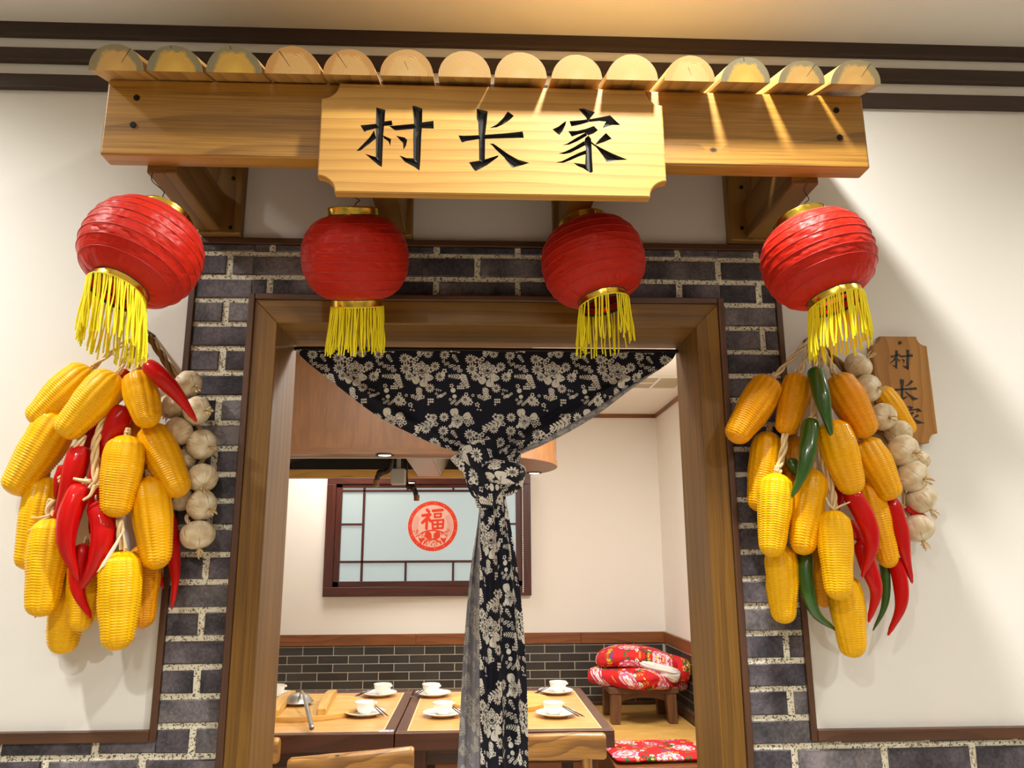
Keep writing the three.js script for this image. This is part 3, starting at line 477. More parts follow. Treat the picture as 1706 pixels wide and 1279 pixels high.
// ───────────── lanterns ─────────────
function lantern(label, px, py, z, R, tiltZ, tiltX, ringR, fringe, seed, hookPx) {
  const c = at(px, py, z), t = thing('paper_lantern', label, 'lantern', c, 'red lanterns hanging along the canopy'), r = rng(seed), H = R * 0.76, rings = 9;
  const q = new THREE.Quaternion().setFromEuler(new THREE.Euler(tiltX, 0, tiltZ, 'ZXY')), ap = (g) => g.applyQuaternion(q);
  const prof = (y) => { const k = 1 - Math.pow(Math.abs(y), 2.3); return ringR * 1.02 + (R - ringR * 1.02) * Math.pow(Math.max(k, 0), 0.62); };
  const nu = 120, nv = 96, shadeG = sheet(nu, nv, (u, v) => {
    const y = 1 - 2 * v, a = u * Math.PI * 2, s = (v * rings) % 1, sag = 4 * s * (1 - s), w = fbm(Math.abs(((u + 0.0) % 1) * 16), v * 14 + seed, 16, 256, 3) - 0.5, seam = Math.pow(Math.abs(Math.cos(a * 4)), 40);
    const rr = prof(y) * (1 - 0.007 * sag + 0.03 * w * (0.35 + 0.65 * sag) - 0.006 * seam); return [Math.sin(a) * rr, y * H, Math.cos(a) * rr, u * 2.2, v];
  });
  part('fabric_shade', ap(shadeG), M.lantern, t, true);
  const wires = []; for (let i = 0; i <= rings; i++) { const y = 1 - 2 * i / rings; const g = new THREE.TorusGeometry(prof(y) * 1.0, 0.0011, 5, 72); g.rotateX(Math.PI / 2); g.translate(0, y * H, 0); wires.push(g); }
  part('wire_hoops', ap(merge(wires)), M.lantern2, t, true);
  const collar = (y, hgt, rr) => { const pts = [[rr, 0], [rr * 1.025, hgt * 0.1], [rr * 1.0, hgt * 0.22], [rr * 1.0, hgt * 0.8], [rr * 1.025, hgt * 0.92], [rr * 0.985, hgt], [rr * 0.95, hgt * 0.9], [rr * 0.95, hgt * 0.1], [rr, 0]].map(([x, yy]) => new THREE.Vector2(x, yy)); const g = new THREE.LatheGeometry(pts, 40); g.translate(0, y, 0); const p = g.attributes.position; for (let i = 0; i < p.count; i++) { const a = Math.atan2(p.getX(i), p.getZ(i)), k = 1 + 0.01 * (noise(a * 6 + 40, seed * 3.1) - 0.5) * 2; p.setX(i, p.getX(i) * k); p.setZ(i, p.getZ(i) * k); } g.computeVertexNormals(); return g; };
  part('top_collar', ap(collar(H - 0.003, 0.024, ringR)), M.gold, t, true);
  part('bottom_collar', ap(collar(-H - 0.021, 0.024, ringR)), M.gold, t, true);
  const rim = (y) => { const g = new THREE.TorusGeometry(ringR * 0.965, 0.0035, 8, 48); g.rotateX(Math.PI / 2); g.translate(0, y, 0); return g; };
  part('rim', ap(merge([rim(H + 0.0), rim(-H - 0.0), rim(-H - 0.021)])), M.black, t, true);
  const bar = new THREE.CylinderGeometry(0.0015, 0.0015, ringR * 2, 6); bar.rotateZ(Math.PI / 2); bar.translate(0, H + 0.018, 0); part('cross_wire', ap(bar), M.wire, t, true);
  // fringe hangs straight down from the tilted collar
  const st = [], n = fringe.n; for (let i = 0; i < n; i++) {
    const a = (i + r() * 0.7) / n * Math.PI * 2, p0 = V(Math.sin(a) * ringR * 1.03, -H - 0.0195, Math.cos(a) * ringR * 1.03).applyQuaternion(q), len = fringe.len * (0.86 + 0.22 * r()), w = 0.004;
    if (r() < fringe.gap) continue;
    const sway = V((r() - 0.5) * 0.012 + Math.sin(a) * 0.006, 0, (r() - 0.5) * 0.01), pts = [p0, p0.clone().add(V((r() - 0.5) * w, -len * 0.35, (r() - 0.5) * w)).addScaledVector(sway, 0.3), p0.clone().add(V((r() - 0.5) * w * 1.6, -len * 0.7, (r() - 0.5) * w)).addScaledVector(sway, 0.7), p0.clone().add(V(0, -len, 0)).add(sway)];
    st.push(tube(pts, 0.0019, 7, 5, null, true));
  }
  const tape = []; { const k = 60, pts = []; for (let i = 0; i <= k; i++) { const a = i / k * Math.PI * 2; pts.push(V(Math.sin(a) * ringR * 1.035, -H - 0.0185, Math.cos(a) * ringR * 1.035).applyQuaternion(q)); } tape.push(tube(pts, 0.0016, 60, 5)); }
  part('fringe', merge(st.concat(tape)), M.yellow, t, true).userData.kind = 'stuff';
  if (hookPx) { const top = V(0, H + 0.018, 0).applyQuaternion(q), hk = at(hookPx[0], hookPx[1], hookPx[2]).sub(c); part('hanging_wire', tube([top, top.clone().lerp(hk, 0.45).add(V(0.006, 0, 0)), top.clone().lerp(hk, 0.55).add(V(0.012, 0, 0)), top.clone().lerp(hk, 0.8).add(V(-0.006, 0, 0.004)), hk], 0.0011, 30, 5), M.wire, t, true); }
  return t;
}
M.lantern2 = std({ color: new THREE.Color(0.45, 0.012, 0.01), roughness: 0.5 });
lantern('red lantern hanging leftmost, above the left corn bunch, tilted so its open bottom shows', 237, 421, 0.352, 0.127, rad(-15), rad(-19), 0.061, { len: 0.122, n: 84, gap: 0.06 }, 3, [254, 287, 0.358]);
lantern('red lantern under the left end of the name board, upright with bright gold collar', 592, 430, 0.205, 0.129, rad(1.5), rad(21), 0.061, { len: 0.114, n: 84, gap: 0.02 }, 5, [593, 322, 0.225]);
lantern('shaded red lantern under the right end of the name board', 988, 437, 0.19, 0.128, rad(11), rad(-6), 0.06, { len: 0.105, n: 66, gap: 0.25 }, 8, [965, 330, 0.22]);
lantern('red lantern hanging rightmost, above the right corn bunch beside the plaque', 1362, 433, 0.352, 0.125, rad(13), rad(-9), 0.06, { len: 0.106, n: 84, gap: 0.05 }, 11, [1345, 305, 0.36]);

// ───────────── corn, chillies, garlic and straw ─────────────
const EAR_L = 0.2, EAR_R = 0.047;
function earGeometry(seed, rows, kern, smoothTop) {
  const nu = rows * 7, nv = 150;
  return mergeVertices(sheet(nu, nv, (u, v) => {
    const a = u * Math.PI * 2, q = v, body = Math.pow(smooth(-0.02, 0.13, q), 0.5) * lerp(0.88, 1, smooth(0.05, 0.3, q)) * lerp(1, 0.70, smooth(0.42, 1.0, q)), tip = Math.sqrt(Math.max(0, 1 - Math.pow(Math.max(0, (q - 0.86) / 0.14), 2.2))), top = Math.sqrt(Math.max(0, 1 - Math.pow(Math.max(0, (0.06 - q) / 0.06), 2)));
    const k = Math.cos(u * rows * Math.PI * 2) * 0.5 + 0.5, row = Math.floor(u * rows + 0.5), ph = noise(row * 3.3 + 7, seed), kk = Math.cos((q * kern + ph) * Math.PI * 2) * 0.5 + 0.5, fade = smooth(smoothTop - 0.15, smoothTop + 0.3, q);
    const rr = EAR_R * body * tip * top, h = (Math.pow(k, 0.5) - 0.7) * lerp(0.0028, 0.0018, fade) + (Math.pow(kk, 0.6) - 0.6) * (0.0007 + 0.0022 * fade) * Math.pow(k, 0.4) + (noise(u * 7, q * 5 + seed * 5, 7, 256) - 0.5) * 0.006;
    const r2 = Math.max(0, rr + h * tip * top * smooth(0, 0.05, q) * smooth(1, 0.96, q)), y = -EAR_L * (0.005 + 0.995 * (q < 0.06 ? q * (0.4 + 10 * q) : q));
    return [Math.cos(a) * r2, y, Math.sin(a) * r2, u, v];
  }), 1e-6);
}
const ears = [earGeometry(1, 14, 34, 0.35), earGeometry(2, 16, 36, 0.15), earGeometry(3, 13, 32, 0.6)].map((g) => { g.computeVertexNormals(); return g; });
const tieG = () => { const l = []; const r = rng(4); for (let i = 0; i < 6; i++) { const a = i * 1.05; l.push(tube([V(Math.cos(a) * 0.004, -0.006, Math.sin(a) * 0.004), V(Math.cos(a) * 0.005, 0.006, Math.sin(a) * 0.005), V(Math.cos(a) * 0.003 + (r() - 0.5) * 0.006, 0.018, Math.sin(a) * 0.003)], 0.0026, 6, 5)); } const w = new THREE.TorusGeometry(0.006, 0.0022, 6, 16); w.rotateX(Math.PI / 2); w.translate(0, 0.007, 0); l.push(w); return merge(l); };
const TIE = tieG();
function corn(side, label, x1, y1, z1, x2, y2, z2, wpx, kind, mat, spin) {
  const a = at(x1, y1, z1), b = at(x2, y2, z2), d = b.clone().sub(a), len = d.length(), depth = 2 - (z1 + z2) / 2, s = wpx / 1300 * depth * 0.98 / (2 * EAR_R * 0.96);
  const t = thing('corn_cob', label, 'corn cob', a, side ? 'corn cobs in the right bunch' : 'corn cobs in the left bunch');
  t.quaternion.setFromUnitVectors(V(0, -1, 0), d.normalize()).multiply(new THREE.Quaternion().setFromAxisAngle(V(0, 1, 0), spin));
  const e = part('kernels', ears[kind], M.corn[mat], t, true); e.scale.set(s, len / EAR_L, s);
  part('straw_tie', TIE, M.straw, t, true).position.y = -0.002;
  return t;
}
const CORN = [
  [0, 'topmost yellow corn cob slanting down left, behind another, in the left bunch', 153, 612, .07, 52, 706, .09, 60, 0, 1, .3],
  [0, 'large yellow corn cob slanting down left in front, upper left of left bunch', 196, 622, .135, 102, 727, .165, 62, 0, 1, 1.1],
  [0, 'yellow corn cob reaching furthest left over the white wall in the left bunch', 108, 685, .07, 20, 824, .09, 68, 0, 1, 2.0],
  [0, 'short yellow corn cob under the top of the leftmost red chilli, beside the hanging garlic', 227, 620, .14, 249, 710, .17, 54, 2, 0, .7],
  [0, 'yellow corn cob slanting down right against the garlic string in the left bunch', 246, 708, .10, 303, 826, .115, 58, 0, 0, 1.9],
  [0, 'plump yellow corn cob in the middle of the left bunch, right of the straw braid', 212, 724, .165, 191, 862, .175, 62, 0, 0, 2.6],
  [0, 'yellow corn cob low on the right of the left bunch, above a red chilli', 247, 793, .12, 263, 948, .135, 61, 2, 0, .2],
  [0, 'yellow corn cob at the left edge, behind the straw knot of the left bunch', 78, 792, .06, 45, 950, .075, 56, 0, 1, 1.4],
  [0, 'knobbly yellow corn cob hanging low at the left edge of the left bunch', 88, 862, .13, 66, 1028, .145, 60, 1, 1, 2.2],
  [0, 'bumpy yellow corn cob hanging lowest in front, under the pale straw tag, left bunch', 204, 915, .15, 194, 1084, .16, 62, 1, 1, .9],
  [0, 'yellow corn cob ending below the chilli tips at the lower left of the left bunch', 128, 935, .06, 101, 1090, .075, 58, 2, 1, 1.7],
  [0, 'yellow corn cob mostly hidden behind the lowest front cob, on its left, left bunch', 165, 900, .055, 161, 1033, .06, 48, 2, 0, .5],
  [0, 'yellow corn cob mostly hidden behind the lowest front cob, on its right, left bunch', 240, 905, .06, 237, 1047, .07, 50, 1, 2, 2.9],
  [0, 'shaded corn cob deep in the middle of the left bunch behind the plump cob', 219, 690, .06, 224, 815, .065, 46, 0, 2, 1.2],
  [0, 'yellow corn cob behind the chilli tips, overlapping the lower left cob, left bunch', 143, 910, .105, 133, 1052, .115, 48, 0, 1, 2.4],
  [1, 'corn cob slanting down left over the dark bricks, top left of the right bunch', 1287, 630, .10, 1221, 735, .12, 58, 0, 2, .3],
  [1, 'short orange corn cob left of the upper green chilli, top of the right bunch', 1331, 623, .10, 1308, 723, .13, 50, 0, 2, 1.0],
  [1, 'corn cob slanting down right beside the upper green chilli in the right bunch', 1390, 624, .12, 1449, 727, .15, 60, 0, 2, 1.8],
  [1, 'corn cob under the upper green chilli in the middle of the right bunch', 1383, 700, .145, 1423, 824, .17, 61, 2, 0, 2.5],
  [1, 'corn cob slanting down right along the garlic string in the right bunch', 1436, 730, .10, 1489, 832, .125, 57, 0, 0, .6],
  [1, 'corn cob behind at the left edge, over the dark bricks, right bunch', 1281, 718, .06, 1263, 852, .075, 52, 0, 0, 1.5],
  [1, 'bright yellow corn cob in front on the left of the right bunch', 1294, 787, .145, 1285, 928, .155, 55, 1, 1, 2.1],
  [1, 'glossy corn cob under the lower green chilli tip, right bunch', 1355, 780, .13, 1335, 924, .145, 55, 2, 0, .4],
  [1, 'front yellow corn cob with a straw knot on top, middle of right bunch', 1388, 848, .165, 1398, 1000, .18, 55, 1, 1, 1.3],
  [1, 'corn cob hanging over the dark bricks at the lower left of the right bunch', 1299, 905, .09, 1307, 1039, .10, 51, 1, 1, 2.7],
  [1, 'corn cob hanging lowest of the right bunch, in front of the white wall', 1404, 955, .10, 1423, 1096, .11, 54, 1, 1, .8],
  [1, 'slim corn cob between two red chillies on the right side of the right bunch', 1440, 800, .085, 1484, 946, .10, 47, 1, 0, 1.9],
  [1, 'shaded corn cob half hidden behind the short orange cob, right bunch', 1325, 725, .055, 1320, 840, .06, 42, 0, 2, .1],
  [1, 'corn cob peeping out between the garlic bulbs and the wooden plaque', 1464, 645, .062, 1519, 725, .066, 40, 0, 0, 1.1],
  [1, 'shaded corn cob behind the front cob with the straw knot, right bunch', 1366, 885, .055, 1374, 1012, .06, 44, 2, 2, 2.3],
];
for (const c of CORN) corn(...c);

function chilli(name, mat, side, label, pts, w) {
  const P = pts.map(([x, y, z]) => at(x, y, z)), R = w / 2 / 1300 * (2 - pts[0][2]);
  const o = P[0].clone(), t = thing(name, label, 'chilli', o, side ? 'chillies in the right bunch' : 'chillies in the left bunch');
  const C = new THREE.CatmullRomCurve3(P.map((p) => p.clone().sub(o)));
  const prof = (t) => R * Math.sqrt(smooth(-0.012, 0.06, t)) * lerp(0.86, 1, smooth(0, 0.14, t)) * lerp(1, 0.30, Math.pow(smooth(0.26, 1.0, t), 1.25)) * lerp(1, 0.62, smooth(0.9, 0.97, t)) * Math.sqrt(Math.max(0.02, 1 - Math.pow(smooth(0.97, 1, t), 2)));
  part('pod', tube(C, prof, 44, 18, (q, a) => 1 + 0.05 * Math.sin(3 * a + 4 * q + pts[0][0]) * smooth(0, 0.2, q) + 0.05 * (noise(q * 7 + pts[0][1], a * 1.2) - 0.5)), mat, t, true);
  const d = C.getTangentAt(0), s0 = d.clone().multiplyScalar(0.003); part('stem', tube([s0, d.clone().multiplyScalar(-0.006), d.clone().multiplyScalar(-0.014).add(V(0.002, 0.003, 0))], 0.0028, 6, 6), M.straw, t, true);
}
const RED = [
  [0, 'red chilli slanting down right across the garlic, at the top of the left bunch', [[243, 606, .17], [262, 622, .178], [294, 655, .16], [328, 703, .14]], 29],
  [0, 'red chilli between the straw braid and the short corn cob, left bunch', [[209, 677, .12], [195, 705, .128], [180, 735, .125], [170, 770, .11]], 38],
  [0, 'thick red chilli leaning left below the large slanting cob, left bunch', [[136, 742, .13], [126, 775, .14], [112, 820, .14], [88, 874, .13]], 36],
  [0, 'long curved red chilli hanging in front in the middle of the left bunch', [[138, 806, .165], [118, 850, .18], [111, 905, .18], [131, 968, .165]], 36],
  [0, 'red chilli right of the long curved one, its tip pointing down left', [[161, 836, .155], [172, 880, .165], [163, 930, .165], [127, 990, .15]], 38],
  [0, 'thin red chilli whose tip reaches lowest under the middle of the left bunch', [[140, 905, .14], [130, 955, .15], [132, 990, .15], [152, 1030, .145]], 27],
  [0, 'red chilli hanging over the dark bricks at the right of the left bunch', [[280, 850, .06], [288, 915, .065], [292, 965, .065], [286, 1016, .06]], 22],
  [0, 'short red chilli tip in front of the brick edge, right of the left bunch', [[252, 925, .05], [258, 945, .052], [265, 962, .052], [272, 980, .05]], 17],
  [0, 'thin red chilli behind the low left corn cob, only its tip showing', [[115, 945, .10], [108, 975, .085], [88, 1005, .07], [57, 1029, .06]], 14],
  [0, 'red chilli partly hidden under the large slanting cob, left bunch', [[160, 700, .085], [150, 722, .09], [140, 742, .085], [128, 765, .08]], 26],
  [0, 'red chilli tucked behind the thick chilli on its left, left bunch', [[110, 775, .09], [102, 795, .092], [96, 812, .09], [92, 830, .085]], 22],
  [0, 'small red chilli end showing between the two top cobs, left bunch', [[210, 615, .09], [204, 628, .092], [198, 645, .09], [190, 665, .085]], 20],
  [0, 'red chilli deep in the gap beside the plump cob, left bunch', [[165, 770, .07], [160, 810, .075], [156, 850, .075], [150, 890, .07]], 26],
  [1, 'long red chilli curving in front of the slim cob, right bunch', [[1413, 812, .15], [1440, 860, .165], [1452, 905, .165], [1436, 962, .15]], 32],
  [1, 'red chilli below the long curving red one, hanging straight, right bunch', [[1432, 900, .12], [1447, 945, .13], [1459, 985, .13], [1447, 1037, .12]], 27],
  [1, 'red chilli hanging lowest over the white wall, right bunch', [[1488, 925, .085], [1500, 970, .09], [1500, 1010, .09], [1479, 1059, .08]], 24],
  [1, 'red chilli furthest right, hanging from under the garlic string', [[1482, 828, .09], [1498, 875, .10], [1508, 925, .10], [1520, 972, .09]], 27],
  [1, 'thin red chilli pointing right past the lowest garlic bulb', [[1508, 845, .075], [1522, 854, .075], [1541, 861, .072], [1558, 878, .07]], 10],
  [1, 'red chilli half hidden behind the long curving one near the straw knot, right bunch', [[1402, 795, .10], [1398, 820, .105], [1392, 845, .10], [1378, 870, .09]], 22],
  [1, 'short red chilli showing behind the front cob with the straw knot, right bunch', [[1412, 868, .11], [1422, 885, .115], [1433, 898, .115], [1444, 908, .11]], 20],
];
for (const [s, l, p, w] of RED) chilli('red_chilli', M.red, s, l, p, w);
const GREEN = [
  ['upper green chilli hanging in front at the top of the right bunch', [[1357, 612, .15], [1366, 645, .17], [1376, 690, .185], [1386, 730, .18]], 30],
  ['lower green chilli slanting down left between corn cobs, right bunch', [[1351, 697, .16], [1348, 735, .178], [1338, 785, .185], [1318, 830, .175]], 30],
  ['short green chilli stub behind the lower green chilli, right bunch', [[1316, 768, .10], [1322, 776, .11], [1329, 788, .11], [1335, 803, .10]], 22],
  ['dark green chilli curving right at the bottom left of the right bunch', [[1343, 915, .10], [1343, 965, .11], [1358, 1020, .11], [1393, 1050, .10]], 26],
  ['thin green chilli behind the red ones at the bottom right of the right bunch', [[1470, 925, .07], [1476, 965, .075], [1473, 1010, .075], [1454, 1051, .07]], 15],
];
for (const [l, p, w] of GREEN) chilli('green_chilli', M.green, 1, l, p, w);

function garlicGeometry(seed) {
  const r = rng(seed), n = 7 + Math.floor(r() * 3), ph = r() * 6;
  return sheet(96, 56, (u, v) => {
    const a = u * Math.PI * 2, f = v * Math.PI, s = Math.sin(f), lob = 1 + 0.055 * (Math.pow(Math.abs(Math.cos(a * n / 2 + ph)), 0.7) - 0.6) * Math.pow(s, 0.8), wr = 0.09 * (noise(u * 34, v * 2 + seed, 34, 256) - 0.5) * smooth(1.7, 0.3, f);
    const neck = Math.exp(-f * f / 0.06), rr = Math.pow(s, 0.82) * lob * (1 + wr) + neck * 0.10, y = 0.80 * Math.cos(f) - 0.10 * Math.exp(-f * f / 0.10) + neck * 0.12 - 0.07 * Math.exp(-((f - Math.PI) ** 2) / 0.08);
    return [Math.cos(a) * rr, y, Math.sin(a) * rr, u, v];
  });
}
const bulbs = [1, 2, 3, 4].map((s) => { const g = mergeVertices(garlicGeometry(s), 1e-5); g.computeVertexNormals(); return g; });
function tuftGeometry(seed) { const r = rng(seed + 50), l = []; for (let i = 0; i < 16; i++) { const a = r() * 6.28, q = 0.05 + r() * 0.06, s = 0.25 + r() * 0.3; l.push(tube([V(Math.cos(a) * q * 0.6, 0.62, Math.sin(a) * q * 0.6), V(Math.cos(a) * q, 0.9, Math.sin(a) * q), V(Math.cos(a) * (q + s * 0.35), 1.0 + r() * 0.45, Math.sin(a) * (q + s * 0.35))], 0.028, 5, 4)); } return merge(l); }
const tufts = [1, 2, 3].map(tuftGeometry);
function garlic(side, label, px, py, z, rpx, ax, ay, az, kind) {
  const c = at(px, py, z), t = thing('garlic_bulb', label, 'garlic', c, side ? 'garlic bulbs on the right string' : 'garlic bulbs on the left string'), R = rpx / 1300 * (2 - z) * 1.12;
  t.quaternion.setFromUnitVectors(V(0, 1, 0), V(ax, ay, az).normalize()); t.scale.setScalar(R);
  part('bulb', bulbs[kind % 4], M.garlic, t, true); part('root_tuft', tufts[kind % 3], M.straw, t, true);
}
const GARLIC = [
  [0, 'topmost garlic bulb beside the dark bricks, left string', 314, 639, .06, 20, .7, -.4, .5, 0], [0, 'garlic bulb behind the slanting red chilli on its left, left string', 283, 678, .06, 19, -.1, -.9, .45, 1],
  [0, 'garlic bulb under the tip of the slanting red chilli, left string', 328, 684, .075, 21, .8, -.1, .45, 2], [0, 'garlic bulb right of the short corn cob, third row of the left string', 298, 718, .075, 21, -.3, -.5, .6, 3],
  [0, 'garlic bulb furthest right on the upper left string, over mortar', 336, 740, .06, 22, .75, -.25, .5, 0], [0, 'garlic bulb half hidden behind the right slanting cob, left string', 306, 767, .045, 18, -.4, .2, .6, 1],
  [0, 'smooth garlic bulb below the furthest right one, left string', 337, 796, .06, 22, .3, -.6, .55, 2], [0, 'garlic bulb tucked under the tip of the right slanting cob, left string', 299, 828, .05, 20, -.2, -.3, .7, 3],
  [0, 'garlic bulb second from the bottom of the left string', 336, 841, .06, 22, .75, -.35, .45, 0], [0, 'lowest garlic bulb of the left string with roots hanging down', 329, 891, .06, 24, .25, -.95, .2, 2],
  [1, 'topmost garlic bulb left of the wooden plaque, right string', 1430, 609, .07, 22, .5, .5, .6, 0], [1, 'pinched garlic bulb below the topmost one with a dry tuft, right string', 1446, 647, .09, 22, .45, -.15, .85, 1],
  [1, 'smaller garlic bulb lying against the plaque, third on the right string', 1479, 665, .06, 17, -.8, -.3, .35, 2], [1, 'garlic bulb with its pinched end facing out, middle of the right string', 1471, 694, .09, 21, .05, -.25, .95, 3],
  [1, 'garlic bulb over the lower end of the plaque, right string', 1497, 720, .07, 20, -.6, -.4, .5, 0], [1, 'large creased garlic bulb below the plaque, right string', 1505, 750, .095, 24, .25, -.3, .85, 1],
  [1, 'small garlic bulb at the outer edge of the right string', 1532, 766, .055, 15, -.5, -.6, .4, 2], [1, 'bright garlic bulb with deep creases, third from the bottom of the right string', 1521, 793, .09, 24, .3, -.3, .85, 3],
  [1, 'garlic bulb second from the bottom of the right string', 1533, 832, .07, 24, .5, -.75, .3, 0], [1, 'lowest garlic bulb of the right string over the white wall', 1528, 880, .07, 24, .15, -.9, .3, 2],
];
for (const g of GARLIC) garlic(...g);

// straw: cords fanning from one hook, braids down through the bunch
function strawBunch(label, hook, fan, braids, loose, hz, flat) {
  const o = at(hook[0], hook[1], hz), t = thing('straw_cords', label, 'straw cord', o);
  const nail = new THREE.CylinderGeometry(0.004, 0.004, hz + 0.01, 10); nail.rotateX(Math.PI / 2); nail.translate(0, 0.004, -hz / 2); part('nail', nail, M.wire, t, true);
  for (const [x, y, z] of fan) { const e = at(x, y, z).sub(o), m = e.clone().multiplyScalar(0.5).add(V(0, 0.004, 0.012)); part('cord', braid([V(0, 0, 0), m, e], 0.0066, 70, 2, 26), M.straw, t, true); }
  for (const b of braids) part('braid', braid(b.p.map(([x, y, z]) => at(x, y, z).sub(o)), b.r ?? 0.0085, 55, 3, 90), b.dark ? M.strawDark : M.straw, t, true);
  for (const l of loose) part('loose_end', tube(l.map(([x, y, z]) => at(x, y, z).sub(o)), (q) => 0.0042 * (1 - 0.5 * q), 14, 6, (q, a) => 1 + 0.4 * Math.cos(2 * a)), M.straw, t, true);
  if (flat) { const P = new THREE.CatmullRomCurve3(flat.map(([x, y, z]) => at(x, y, z).sub(o))), side = V(0.75, 0.62, 0.1).normalize(); const strip = (s) => sheet(6, 16, (u, v) => { const q = P.getPointAt(v), w = (u - 0.5) * lerp(0.008, 0.024, smooth(0.1, 0.6, v)); return [q.x + side.x * w, q.y + side.y * w, q.z + side.z * w + s * 0.0008 + 0.003 * Math.sin(u * 3.1), u * 0.03, v * 0.1]; }); part('paper_tag', merge([strip(1), strip(-1)]), M.tagPaper, t, true); }
}
M.tagPaper = std({ color: 0xeadfc2, roughness: 0.8, side: THREE.DoubleSide });
strawBunch('pale straw cords and braids tying the left bunch to its hook', [243, 553], [[155, 612, .07], [196, 620, .13], [213, 612, .09], [227, 618, .14], [243, 606, .16], [232, 620, .1]],
  [{ p: [[248, 560, .05], [268, 590, .05], [290, 622, .05], [306, 632, .05]], dark: true }, { p: [[205, 655, .10], [180, 690, .13], [160, 735, .15], [158, 775, .15], [160, 805, .165], [152, 815, .17]] }, { p: [[140, 725, .14], [122, 760, .15], [112, 790, .13], [100, 800, .12]] }, { p: [[200, 865, .165], [200, 885, .165], [205, 915, .165]], r: 0.008 }, { p: [[325, 700, .05], [345, 745, .045], [322, 800, .04], [335, 845, .045], [312, 860, .05], [316, 876, .06]], r: .005 }, { p: [[88, 832, .13], [82, 848, .13], [86, 862, .13]], r: 0.009 }],
  [[[152, 802, .18], [135, 800, .185], [122, 797, .185]], [[158, 808, .182], [150, 825, .19], [138, 833, .19]], [[84, 858, .14], [66, 862, .14], [52, 861, .14]], [[84, 860, .14], [62, 872, .145], [45, 888, .145]], [[204, 885, .172], [207, 900, .175], [207, 918, .175]]], .05, [[206, 882, .178], [196, 900, .186], [182, 925, .188], [168, 948, .188]]);
strawBunch('pale straw cords and braids tying the right bunch to its hook', [1354, 562], [[1290, 628, .10], [1330, 624, .11], [1357, 614, .15], [1388, 622, .12], [1392, 626, .10], [1370, 630, .10]],
  [{ p: [[1360, 570, .05], [1382, 592, .05], [1405, 612, .05], [1425, 640, .05]], dark: true, r: .009 }, { p: [[1308, 722, .13], [1306, 745, .13], [1300, 770, .12], [1296, 788, .15]], r: .008 }, { p: [[1362, 735, .13], [1372, 775, .14], [1385, 810, .15], [1390, 840, .17], [1389, 852, .17]], r: .0075 }, { p: [[1352, 660, .12], [1356, 690, .13], [1350, 702, .15]], r: .009 }, { p: [[1440, 630, .06], [1462, 690, .05], [1490, 750, .05], [1504, 810, .06], [1510, 850, .065], [1524, 868, .065]], r: .005 }],
  [[[1390, 848, .178], [1402, 842, .182], [1416, 836, .184]], [[1390, 850, .178], [1380, 838, .182], [1376, 828, .182]]], .05);
